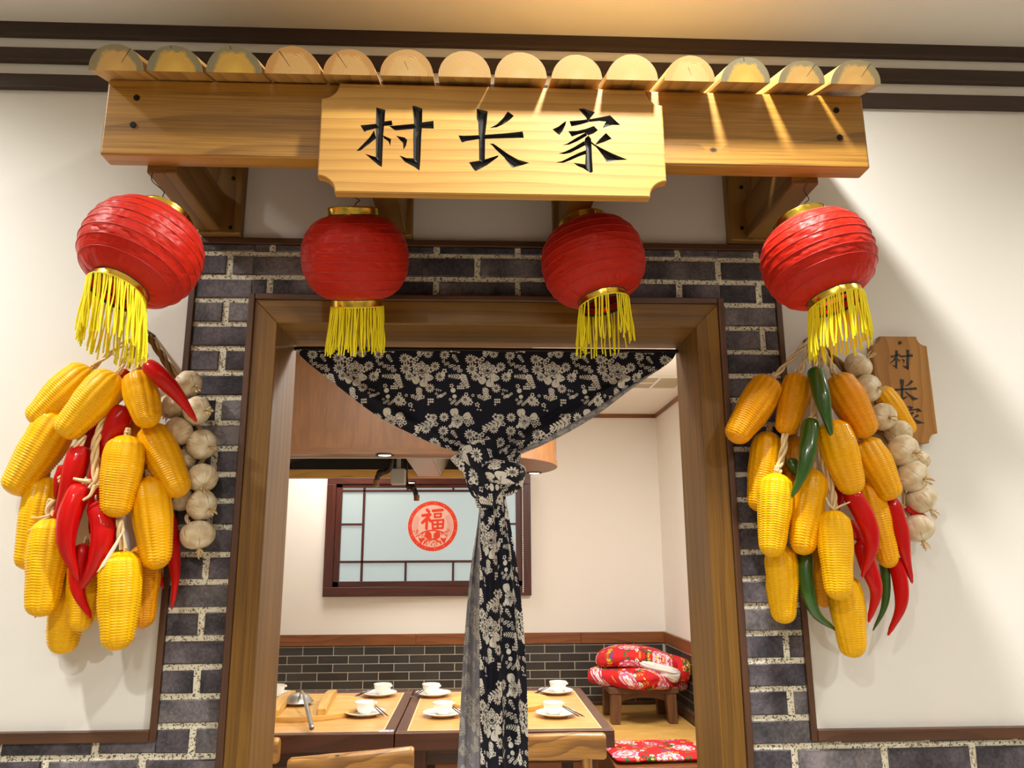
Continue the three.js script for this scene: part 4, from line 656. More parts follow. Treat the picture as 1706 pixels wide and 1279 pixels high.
// ───────────── door curtain: swag, knot, tail ─────────────
const CZ = -0.165;
{ const cur = thing('door_curtain', 'navy door curtain with cream flowers, knotted in the middle of the doorway', 'curtain', at(820, 790, CZ));
  const W = (x, y, z) => at(x, y, z), TY = 2.183;
  const rod = new THREE.CylinderGeometry(0.006, 0.006, 2 * FI - 0.004, 10); rod.rotateZ(Math.PI / 2); rod.translate(X0, TY, CZ); part('rod', rod, M.wire, cur);
  // left and right edge of the swag, from the rod to the knot
  const LE = new THREE.CatmullRomCurve3([V(X0 - FI + 0.004, TY, CZ), W(500, 592, CZ), W(560, 641, CZ), W(628, 692, CZ + 0.005), W(680, 720, CZ + 0.015), W(728, 742, CZ + 0.03), W(776, 762, CZ + 0.05), W(790, 790, CZ + 0.06)]);
  const RE = new THREE.CatmullRomCurve3([V(X0 + FI - 0.004, TY, CZ), W(1117, 602, CZ), W(1034, 654, CZ), W(990, 683, CZ + 0.005), W(944, 710, CZ + 0.015), W(900, 735, CZ + 0.03), W(858, 762, CZ + 0.05), W(842, 790, CZ + 0.06)]);
  part('swag', sheet(150, 110, (u, v) => {
    const a = LE.getPointAt(v), b = RE.getPointAt(v), x = lerp(a.x, b.x, u), y = lerp(a.y, b.y, u) , w = b.x - a.x, d1 = u * w, d2 = (1 - u) * w;
    let z = lerp(a.z, b.z, u) + 0.012 * Math.sin(u * Math.PI) * Math.sin(v * Math.PI);
    z += 0.016 * Math.exp(-(((d1 - 0.055) / 0.022) ** 2)) * smooth(0.05, 0.35, v) + 0.02 * Math.exp(-(((d2 - 0.05) / 0.02) ** 2)) * smooth(0.05, 0.3, v) - 0.012 * Math.exp(-(((d2 - 0.10) / 0.02) ** 2)) * smooth(0.2, 0.5, v);
    z += 0.012 * Math.sin(u * 23 + v * 3) * smooth(0.66, 0.95, v) + 0.005 * Math.sin(u * 11 - v * 5) * smooth(0.2, 0.8, v) + 0.004 * Math.sin(x * 60 + Math.sin(v * 4)) * smooth(0.3, 0.0, v);
    const tx = X0 + (x - X0) * lerp(1, 1.5, smooth(0.7, 1, v)); return [x, y, z, tx + 0.05, y - 0.02];
  }), M.navy, cur);
  // the right hem folded back shows the paler reverse
  part('folded_hem', sheet(10, 80, (u, v) => { const t = lerp(0.12, 0.93, v), b = RE.getPointAt(t), a = LE.getPointAt(t), wd = 0.026 * Math.sin(Math.PI * v) ** 0.7 * (0.6 + 0.5 * v), n = V(0.55, -0.83, 0); return [b.x - 0.004 + n.x * wd * u, b.y + 0.004 + n.y * wd * u, b.z + 0.010 * Math.sin(u * Math.PI) - 0.004, u * 0.04, v * 0.6]; }), M.navyBack, cur);
  // knot
  const roll = (pts, r, amp, k, seed) => { const g = tube(pts.map(([x, y, z]) => W(x, y, CZ + z)), r, 40, 40, (t, a) => 1 + amp * Math.sin(k * a + 5 * t + seed) + 0.12 * (noise(t * 6 + seed * 3, a * 1.6) - 0.5) - 0.1 * Math.pow(Math.abs(Math.sin(a * 2.5 + seed + 2 * t)), 12)); const u = g.attributes.uv; for (let i = 0; i < u.count; i++) u.setXY(i, u.getX(i) * 1.0 + seed * 0.07, u.getY(i) * 1.0 + seed * 0.11); return g; };
  const bulge = (a, b) => (t) => lerp(a, b, Math.sin(Math.PI * t)) * Math.sqrt(Math.sin(Math.PI * clamp(t, 0.004, 0.996))) ** 0.5;
  part('knot', merge([
    roll([[790, 752, .05], [800, 775, .065], [812, 805, .06], [818, 840, .035]], (t) => lerp(.062, .036, t), .09, 7, 1),
    roll([[862, 752, .05], [846, 770, .07], [825, 790, .075], [800, 812, .06], [796, 830, .045]], bulge(.026, .036), .10, 5, 2),
    roll([[800, 785, .07], [822, 782, .10], [845, 786, .095], [860, 790, .06], [850, 806, .05]], bulge(.020, .036), .10, 5, 3),
    roll([[868, 776, .045], [862, 790, .06], [850, 806, .065], [828, 822, .06]], bulge(.016, .028), .12, 4, 4),
    roll([[786, 770, .06], [792, 792, .075], [800, 815, .07], [812, 834, .05]], bulge(.016, .026), .12, 5, 5),
  ]), M.navy, cur);
  // tail: printed face, and the paler reverse turned out on its left
  const TL = new THREE.CatmullRomCurve3([W(802, 815, CZ + .045), W(801, 860, CZ + .05), W(799, 960, CZ + .055), W(799, 1100, CZ + .06), W(801, 1300, CZ + .065), W(802, 1500, CZ + .065)]);
  const TR = new THREE.CatmullRomCurve3([W(840, 815, CZ + .045), W(848, 860, CZ + .05), W(864, 960, CZ + .05), W(876, 1100, CZ + .05), W(881, 1300, CZ + .05), W(882, 1500, CZ + .05)]);
  const GL = new THREE.CatmullRomCurve3([W(800, 820, CZ + .03), W(796, 868, CZ + .03), W(785, 940, CZ + .025), W(774, 1060, CZ + .02), W(762, 1279, CZ + .01), W(750, 1500, CZ)]);
  part('tail', sheet(90, 140, (u, v) => { const a = TL.getPointAt(v), b = TR.getPointAt(v), grow = smooth(0, 0.25, v); const f = 0.014 * Math.sin(u * 17 + 0.8 * Math.sin(v * 5)) * (0.4 + 0.6 * grow) + 0.006 * Math.sin(u * 31 + v * 7), x = lerp(a.x, b.x, u) + 0.006 * Math.sin(u * 17 + 1.5) * Math.sin(Math.PI * u); return [x, lerp(a.y, b.y, u), lerp(a.z, b.z, u) + f * Math.sin(Math.PI * clamp(u, 0.06, 0.94)) + 0.016 * Math.sin(Math.PI * u), u * lerp(0.15, 0.235, grow) + 0.02, a.y + 0.01]; }), M.navy, cur);
  part('tail_reverse', sheet(50, 140, (u, v) => { const a = GL.getPointAt(v), b = TL.getPointAt(v), y = lerp(a.y, b.y, u); return [lerp(a.x, b.x, u), y, lerp(a.z, b.z, u) + (0.008 * Math.sin(u * 9 + v * 2) + 0.004 * Math.sin(u * 19 + 3)) * smooth(0, 0.2, v) - 0.003, u * lerp(0.05, 0.12, v), y]; }), M.navyBack, cur);
}

// ───────────── the room behind ─────────────
const KANG = 0.45;
{ const k = structGroup('kang_platform');
  part('platform_body', box(0.80, RIGHT_X - 0.001, 0, KANG - 0.012, -4.64, -2.72, 0.002), M.cap, k); part('platform_body', box(-2.7, 0.80, 0, KANG - 0.012, -4.64, -4.05, 0.002), M.cap, k);
  part('edge_board', box(0.79, RIGHT_X - 0.03, KANG - 0.07, KANG, -2.80, -2.70, 0.004), M.cap, k);
  for (const [a, b] of [[-4.60, -3.66], [-3.655, -2.80]]) part('straw_mat', box(0.80, RIGHT_X - 0.035, KANG - 0.012, KANG, a, b, 0.003), M.mat, k);
  for (let i = 0; i < 4; i++) part('straw_mat', box(-2.7 + i * 0.873, -2.7 + (i + 1) * 0.873 - 0.004, KANG - 0.012, KANG, -4.60, -4.06, 0.003), M.mat, k);
}
function table(label, x0, x1, z0, z1) {
  const t = thing('dining_table', label, 'table', V((x0 + x1) / 2, 0, (z0 + z1) / 2), 'dining tables pushed together'), H = 0.75, F = 0.055, T = 0.085;
  const fb = (a, b, c, d, g) => part('top_border', box(a, b, H - T, H, c, d, 0.004, g), M.tableDark, t);
  fb(x0, x1, z1 - F, z1, 'x'); fb(x0, x1, z0, z0 + F + 0.05, 'x'); fb(x0, x0 + F, z0 + F + 0.05, z1 - F, 'z'); fb(x1 - F, x1, z0 + F + 0.05, z1 - F, 'z');
  const ix0 = x0 + F, ix1 = x1 - F, iz0 = z0 + F + 0.05, iz1 = z1 - F, L = 0.007;
  for (const [a, b, c, d, g] of [[ix0, ix1, iz1 - L, iz1, 'x'], [ix0, ix1, iz0, iz0 + L, 'x'], [ix0, ix0 + L, iz0 + L, iz1 - L, 'z'], [ix1 - L, ix1, iz0 + L, iz1 - L, 'z']]) part('inlay_line', box(a, b, H - 0.012, H, c, d, 0.0008, g), M.inlay, t);
  const n = 8, w = (iz1 - iz0 - 2 * L) / n; for (let i = 0; i < n; i++) part('plank', box(ix0 + L, ix1 - L, H - 0.02, H - 0.0006, iz0 + L + i * w + 0.0022, iz0 + L + (i + 1) * w - 0.0022, 0.0012), M.tablePlank, t);
  part('under_panel', box(ix0 - 0.01, ix1 + 0.01, H - 0.03, H - 0.021, iz0 - 0.01, iz1 + 0.01, 0), M.tableDark, t);
  for (const [a, b] of [[x0 + 0.08, z0 + 0.12], [x1 - 0.15, z0 + 0.12], [x0 + 0.08, z1 - 0.2], [x1 - 0.15, z1 - 0.2]]) part('leg', box(a, a + 0.07, 0, H - T, b, b + 0.07, 0.006, 'y'), M.tableDark, t);
  part('apron', box(x0 + 0.1, x1 - 0.1, H - T - 0.1, H - T, z1 - 0.18, z1 - 0.155, 0.003), M.tableDark, t);
  return t;
}
table('dining table on the right with a pale planked top and dark border', -0.398, 0.705, -3.52, -2.2);
const tabL = table('dining table on the left with a skimmer and wooden lid on its planked top', -1.505, -0.404, -3.52, -2.2);
{ const p = atY(645, 1217, 0.751), st = canvasTex(128, 64, (c) => { c.fillStyle = '#f4f2f4'; c.fillRect(0, 0, 128, 64); c.strokeStyle = '#3b3f86'; c.lineWidth = 6; c.strokeRect(6, 6, 116, 52); c.fillStyle = '#2b2f6c'; c.beginPath(); c.moveTo(70, 18); c.lineTo(112, 18); c.lineTo(104, 46); c.fill(); c.fillRect(20, 24, 40, 8); c.fillRect(20, 38, 50, 8); });
  const g = new THREE.BoxGeometry(0.075, 0.001, 0.045); g.translate(p.x - 0.005, 0.7508, p.z + 0.002); part('table_label', g, std({ map: st, roughness: 0.5 }), tabL).userData.label = 'small white sticker with blue print'; }

// bowls, saucers and chopsticks
const latheG = (pts, seg = 40) => new THREE.LatheGeometry(pts.map(([x, y]) => new THREE.Vector2(x, y)), seg);
const bowlG = latheG([[0, 0.004], [0.026, 0.004], [0.028, 0], [0.033, 0], [0.034, 0.006], [0.046, 0.02], [0.053, 0.04], [0.0565, 0.058], [0.0575, 0.062], [0.0555, 0.0625], [0.051, 0.04], [0.043, 0.021], [0.03, 0.011], [0, 0.01]]);
const saucerG = latheG([[0, 0.004], [0.05, 0.004], [0.052, 0], [0.058, 0], [0.062, 0.006], [0.09, 0.014], [0.104, 0.022], [0.1045, 0.024], [0.102, 0.025], [0.085, 0.018], [0.058, 0.011], [0, 0.010]]);
const handleG = (() => { const g = new RoundedBoxGeometry(0.016, 0.012, 0.022, 2, 0.004); g.translate(0.058, 0.052, 0); return g; })();
const chopG = (() => { const g = new THREE.CylinderGeometry(0.0024, 0.0036, 0.2, 8); g.rotateZ(Math.PI / 2); return g; })();
function setting(px, py, where, cx, cz, chopA, side) {
  const p = atY(px, py, 0.765), y = 0.7505;
  const s = thing('saucer', 'white saucer under the bowl ' + where, 'saucer', V(p.x, y, p.z), 'white saucers on the dining tables'); part('dish', saucerG, M.porcelain, s, true).scale.set(1.07, 1, 1.07);
  const b = thing('bowl', 'white bowl on the saucer ' + where, 'bowl', V(p.x + cx, y + 0.0115, p.z + cz), 'white bowls on the dining tables'); b.rotation.y = 0.4 * side; part('body', bowlG, M.porcelain, b, true); part('lug', handleG, M.porcelain, b, true);
  if (chopA === null) return;
  ['near', 'far'].forEach((n, i) => {
    const c = thing('chopstick', (i ? 'outer' : 'inner') + ' dark chopstick leaning on the saucer ' + where, 'chopstick', V(p.x + side * (0.072 + i * 0.018) , y + 0.031, p.z + 0.02), 'chopsticks on the saucers');
    c.rotation.set(0, chopA + 0.06 * i, rad(-7)); part('stick', chopG, M.chop, c, true);
    const tip = new THREE.CylinderGeometry(0.0027, 0.0024, 0.03, 8); tip.rotateZ(Math.PI / 2); tip.translate(0.1, 0, 0); part('tip', tip, M.steel, c, true);
  });
}
setting(608, 1187, 'at the front of the left table', 0.0, 0, -1.15, 1);
setting(632, 1155, 'at the far right corner of the left table', 0.02, 0, -2.1, -1);
setting(722, 1155, 'at the far left corner of the right table', -0.015, 0, -2.0, -1);
setting(738, 1188, 'at the front left corner of the right table', 0.0, 0, -1.15, 1);
setting(926, 1151, 'at the far right corner of the right table', 0.015, 0, -2.2, -1);
setting(926, 1188, 'at the front right corner of the right table', -0.015, 0, -1.15, 1);
setting(462, 1157, 'at the far left, partly behind the door frame', -0.01, 0, null, 1);

// round wooden pot lids with two battens
function lid(label, x, z, R, ang) {
  const t = thing('pot_lid', label, 'pot lid', V(x, 0.7505, z)), n = 6, w = 2 * R / n; t.rotation.y = ang;
  for (let i = 0; i < n; i++) { const za = -R + i * w + 0.001, zb = za + w - 0.002, pts = [], k = 14, hx = (z) => Math.sqrt(Math.max(0, R * R - z * z)); for (let j = 0; j <= k; j++) { const q = lerp(za, zb, j / k); pts.push([hx(q), q]); } for (let j = k; j >= 0; j--) { const q = lerp(za, zb, j / k); pts.push([-hx(q), q]); } const g = extrude(polyShape(pts), 0.026, 0.0015, 'x'); g.rotateX(Math.PI / 2); g.translate(0, 0.026, 0); part('plank', g, M.lid, t, true); }
  for (const s of [-0.33, 0.33]) { const l = R * 0.9; const sh = new THREE.Shape(); sh.moveTo(-l, 0); sh.lineTo(l, 0); sh.lineTo(l, 0.03); sh.quadraticCurveTo(0, 0.075, -l, 0.03); sh.closePath(); const g = extrude(sh, 0.05, 0.004, 'x'); g.rotateY(Math.PI / 2); g.translate(s * R * 1.05 - 0.025, 0.0265, 0); part('batten', g, M.lid, t, true); }
}
lid('round wooden pot lid with two battens under the skimmer on the left table', -0.98, -2.86, 0.36, 0.08);
lid('round wooden pot lid behind the curtain tail on the right table', 0.155, -2.96, 0.30, 0.05);
{ const t = thing('skimmer', 'steel skimmer ladle lying upside down across the wooden pot lid', 'ladle', V(-1.02, 0.795, -2.86)); t.rotation.y = rad(-72);
  const dome = latheG([[0, 0.048], [0.03, 0.045], [0.055, 0.034], [0.075, 0.014], [0.085, 0], [0.082, 0.001], [0.072, 0.012], [0.052, 0.031], [0.028, 0.042], [0, 0.045]], 36); part('bowl', dome, M.steel, t, true);
  part('handle', tube([V(0.05, 0.036, 0), V(0.14, 0.075, 0), V(0.30, 0.06, 0), V(0.52, 0.012, 0), V(0.66, -0.02, 0)], (q) => lerp(0.006, 0.0125, smooth(0.3, 0.6, q)), 30, 12), M.steel, t, true); }

// chairs with split-log backs
function logChair(label, x0, x1, yTop, z, h, tilt) {
  const t = thing('log_chair', label, 'chair', V((x0 + x1) / 2, 0, z), 'log chairs at the dining tables'), w = x1 - x0, r = rng(Math.round(x0 * 100) + 500);
  const g = sheet(64, 40, (u, v) => { const a = v * Math.PI * 2, e = Math.min(1, Math.min(u, 1 - u) / 0.03), k = Math.sqrt(1 - (1 - e) ** 2) * 0.12 + 0.88, wob = 1 + 0.07 * (noise(u * 5 + x0 * 10 + 20, 1.3) - 0.5) + 0.05 * (noise(u * 9 + 40, v * 6, 256, 6) - 0.5); const cy = Math.cos(a), cz = Math.sin(a), se = (q, p) => Math.sign(q) * Math.pow(Math.abs(q), p); return [(u - 0.5) * w, yTop - h / 2 + se(cy, 0.6) * h / 2 * k * wob + tilt * (u - 0.5), se(cz, 0.7) * 0.032 * k, u * w, v * 0.28]; });
  const caps = [0, 1].map((s) => sheet(24, 6, (u, v) => { const a = u * Math.PI * 2 * (s ? 1 : -1), se = (q, p) => Math.sign(q) * Math.pow(Math.abs(q), p); return [(s - 0.5) * w, yTop - h / 2 + se(Math.cos(a), 0.6) * h / 2 * 0.88 * (1 - v) + tilt * (s - 0.5), se(Math.sin(a), 0.7) * 0.032 * 0.88 * (1 - v), u, v]; }));
  part('backrest', merge([g, ...caps]), M.logSeat, t, true);
  const px = w / 2 - 0.09; for (const s of [-1, 1]) part('back_post', tube([V(s * px, 0.40, 0), V(s * px, yTop - h * 0.6, 0)], 0.026, 6, 12), M.logSeat, t, true);
  const seat = new RoundedBoxGeometry(w * 0.96, 0.06, 0.36, 3, 0.025); seat.translate(0, 0.42, -0.17); part('seat', boxUV(seat, 'x', r()), M.logSeat, t, true);
  for (const s of [-1, 1]) for (const zz of [-0.02, -0.32]) part('leg', tube([V(s * px, 0, zz), V(s * px * 0.98, 0.40, zz)], (q) => 0.03 + 0.004 * Math.sin(q * 9), 8, 12), M.logSeat, t, true);
}
logChair('log-backed chair in the lower left of the doorway, in front of the left table', -0.785, -0.258, 0.80, -1.6, 0.125, 0.035);
logChair('log-backed chair behind the curtain tail, pushed up to the right table', 0.02, 0.61, 0.80, -1.9, 0.115, 0.0);
logChair('log-backed chair almost hidden by the left door jamb, only its rounded end showing', -1.43, -0.895, 0.80, -1.9, 0.11, 0.0);

// low stool with a folded quilt, and a flat cushion
{ const t = thing('low_stool', 'low dark wooden stool on the straw mat carrying the folded quilt', 'stool', V(1.2, KANG, -4.05));
  const w = 0.235, d = 0.2; part('seat', box(1.2 - w - 0.015, 1.2 + w + 0.015, 0.655, 0.70, -4.05 - d - 0.015, -4.05 + d + 0.015, 0.006), M.stool, t);
  for (const [sx, sz] of [[-1, -1], [1, -1], [-1, 1], [1, 1]]) { const g = box(-0.036, 0.036, 0, 0.212, -0.036, 0.036, 0.007, 'y'), p = g.attributes.position; for (let i = 0; i < p.count; i++) { const k = p.getY(i) / 0.212; p.setX(i, p.getX(i) * (0.85 + 0.3 * k) + sx * (0.012 * Math.sin(k * 5))); } g.computeVertexNormals(); g.translate(1.2 + sx * (w - 0.03), KANG, -4.05 + sz * (d - 0.03)); part('leg', g, M.stool, t); }
  const ap = new THREE.Shape(); const a = w - 0.05; ap.moveTo(-a, 0); ap.quadraticCurveTo(0, 0.07, a, 0); ap.lineTo(a, 0.068); ap.lineTo(-a, 0.068); for (const s of [-1, 1]) { const g = extrude(ap, 0.025, 0.002); g.translate(1.2, 0.59, -4.05 + s * (d - 0.03) - 0.0125); part('apron', g, M.stool, t); } }
// soft folded cloth: superellipsoid with creases
function lump(cx, cy, cz, a, b, c, ry, rz, e, seed, amp, rx = 0, sag = null) {
  const se = (q, p) => Math.sign(q) * Math.pow(Math.abs(q), p), q = new THREE.Quaternion().setFromEuler(new THREE.Euler(rx, ry, rz, 'YXZ'));
  const g = sheet(72, 40, (u, v) => { const t = u * Math.PI * 2, f = (v - 0.5) * Math.PI, n = 1 + amp * (fbm(u * 9, v * 7 + seed, 9, 256, 3) - 0.5) * 2; const p = V(a * se(Math.cos(f), 0.55) * se(Math.cos(t), e), b * se(Math.sin(f), 0.8), c * se(Math.cos(f), 0.55) * se(Math.sin(t), e)).multiplyScalar(n); const tu = p.x + 0.2 * seed, tv = p.z + p.y * 0.9 + 0.3; if (sag) p.y += sag(p.x / a, p.z / c); p.applyQuaternion(q); return [cx + p.x, cy + p.y, cz + p.z, tu, tv]; });
  g.setIndex([...g.index.array].reverse()); g.computeVertexNormals(); return g;
}
{ const Q = thing('folded_quilt', 'thick red flowered quilt folded on the low stool with white lining showing', 'quilt', V(1.2, 0.70, -4.05));
  part('lower_fold', lump(1.19, 0.755, -4.03, 0.30, 0.075, 0.29, rad(43), 0, 0.3, 1, 0.06, 0, (x, z) => -0.10 * Math.pow(Math.max(0, (x + z) / 2 - 0.15), 1.3)), M.redCloth, Q);
  part('middle_fold', lump(1.26, 0.80, -4.06, 0.28, 0.06, 0.22, rad(14), rad(6), 0.6, 2, 0.05), M.redCloth, Q);
  part('upper_fold', lump(1.205, 0.885, -4.05, 0.31, 0.072, 0.23, rad(-8), rad(-5), 0.65, 3, 0.05, 0, (x) => -0.05 * x * x), M.redCloth, Q);
  part('side_roll', lump(1.47, 0.80, -4.03, 0.085, 0.09, 0.20, rad(10), rad(-14), 0.8, 5, 0.06), M.redCloth, Q);
  part('lining', lump(1.305, 0.835, -3.87, 0.155, 0.03, 0.09, rad(-8), rad(-14), 0.8, 4, 0.16), M.white, Q); part('lining', lump(1.385, 0.79, -3.86, 0.085, 0.05, 0.075, rad(0), rad(-20), 0.8, 6, 0.14), M.white, Q); }
{ const C = thing('floor_cushion', 'flat red flowered cushion on the edge of the straw-matted platform', 'cushion', V(1.08, KANG, -2.96)); part('pad', lump(1.08, KANG + 0.022, -3.0, 0.285, 0.02, 0.235, rad(2), 0, 0.16, 7, 0.02), M.redCloth, C); }

// red paper-cut on the window, and the blind's bead chain
{ const c = at(721, 876, BACK_Z + 0.01), R = 0.208, tex = canvasTex(512, 512, (x) => {
  x.fillStyle = '#eab9a8'; x.fillRect(0, 0, 512, 512); const RED = '#e23a17'; x.strokeStyle = RED; x.fillStyle = RED; x.lineWidth = 40; x.beginPath(); x.arc(256, 256, 234, 0, 7); x.stroke(); const r = rng(3);
  for (let i = 0; i < 30; i++) { const a = i / 30 * 6.283; x.fillStyle = i % 2 ? '#ee7a58' : '#d42e12'; x.beginPath(); x.arc(256 + Math.cos(a) * 232, 256 + Math.sin(a) * 232, 7, 0, 7); x.fill(); }
  x.lineWidth = 5; x.strokeStyle = '#cf7f78'; for (const s of [-1, 1]) for (let i = 0; i < 16; i++) { const a = (s > 0 ? -0.6 : Math.PI - 0.6) + i * 0.075; x.beginPath(); x.moveTo(256 + Math.cos(a) * 150, 256 + Math.sin(a) * 150); x.lineTo(256 + Math.cos(a) * 205, 256 + Math.sin(a) * 205); x.stroke(); }
  x.fillStyle = '#e06a55'; for (let i = 0; i < 60; i++) { const a = 0.2 + r() * 2.7, q = 120 + r() * 80; x.beginPath(); x.ellipse(256 + Math.cos(a) * q, 256 + Math.sin(a) * q, 12, 7, a, 0, 7); x.fill(); }
  x.fillStyle = RED; for (const s of [-1, 1]) { x.beginPath(); x.ellipse(256 + s * 44, 350, 34, 40, s * 0.5, 0, 7); x.fill(); x.beginPath(); x.moveTo(256 + s * 70, 370); x.quadraticCurveTo(256 + s * 130, 400, 256 + s * 150, 350); x.lineTo(256 + s * 120, 440); x.fill(); }
  x.strokeStyle = RED; x.lineWidth = 15; x.beginPath(); x.moveTo(140, 330); x.quadraticCurveTo(256, 270, 372, 330); x.stroke(); x.beginPath(); x.arc(256, 500, 110, 3.7, 5.7); x.stroke();
  // the character for good fortune, in thick red strokes
  x.lineCap = 'round'; x.lineJoin = 'round'; x.lineWidth = 30; const L = (...p) => { x.beginPath(); x.moveTo(p[0], p[1]); for (let i = 2; i < p.length; i += 2) x.lineTo(p[i], p[i + 1]); x.stroke(); };
  L(196, 92, 214, 112); L(150, 150, 228, 140, 150, 222); L(194, 180, 192, 282); L(214, 186, 232, 206); L(256, 102, 352, 94); x.lineWidth = 20; L(272, 134, 340, 130, 336, 164, 276, 168, 272, 134); x.lineWidth = 22; L(250, 202, 364, 194, 358, 276, 258, 282, 250, 202); L(306, 200, 306, 278); L(256, 240, 358, 236); });
  const sh = new THREE.Shape(), n = 96; for (let i = 0; i <= n; i++) { const a = i / n * Math.PI * 2, q = R * (1 - 0.018 * Math.abs(Math.sin(a * 24))); i ? sh.lineTo(Math.cos(a) * q, Math.sin(a) * q) : sh.moveTo(q, 0); }
  const g = new THREE.ExtrudeGeometry(sh, { depth: 0.0008, bevelEnabled: false }), p = g.attributes.position, uv = g.attributes.uv; for (let i = 0; i < p.count; i++) uv.setXY(i, 0.5 + p.getX(i) / R / 2, 0.5 + p.getY(i) / R / 2); g.translate(c.x, c.y, BACK_Z + 0.0092);
  solo('window_sticker', g, std({ map: tex, roughness: 0.6 }), 'round red paper-cut with a lucky character stuck on the frosted window', 'sticker'); }
{ const l = [], c = at(871, 900, BACK_Z + 0.06), y0 = 1.33, y1 = 2.3; for (let y = y0; y < y1; y += 0.0165) { const s = new THREE.SphereGeometry(0.006, 8, 6); s.translate(c.x, y, BACK_Z + 0.06); l.push(s); } const cd = new THREE.CylinderGeometry(0.0018, 0.0018, y1 - y0, 6); cd.translate(c.x, (y0 + y1) / 2, BACK_Z + 0.06); l.push(cd);
  solo('bead_chain', merge(l), M.white, 'white bead chain of a blind hanging down the right side of the window', 'bead chain'); }

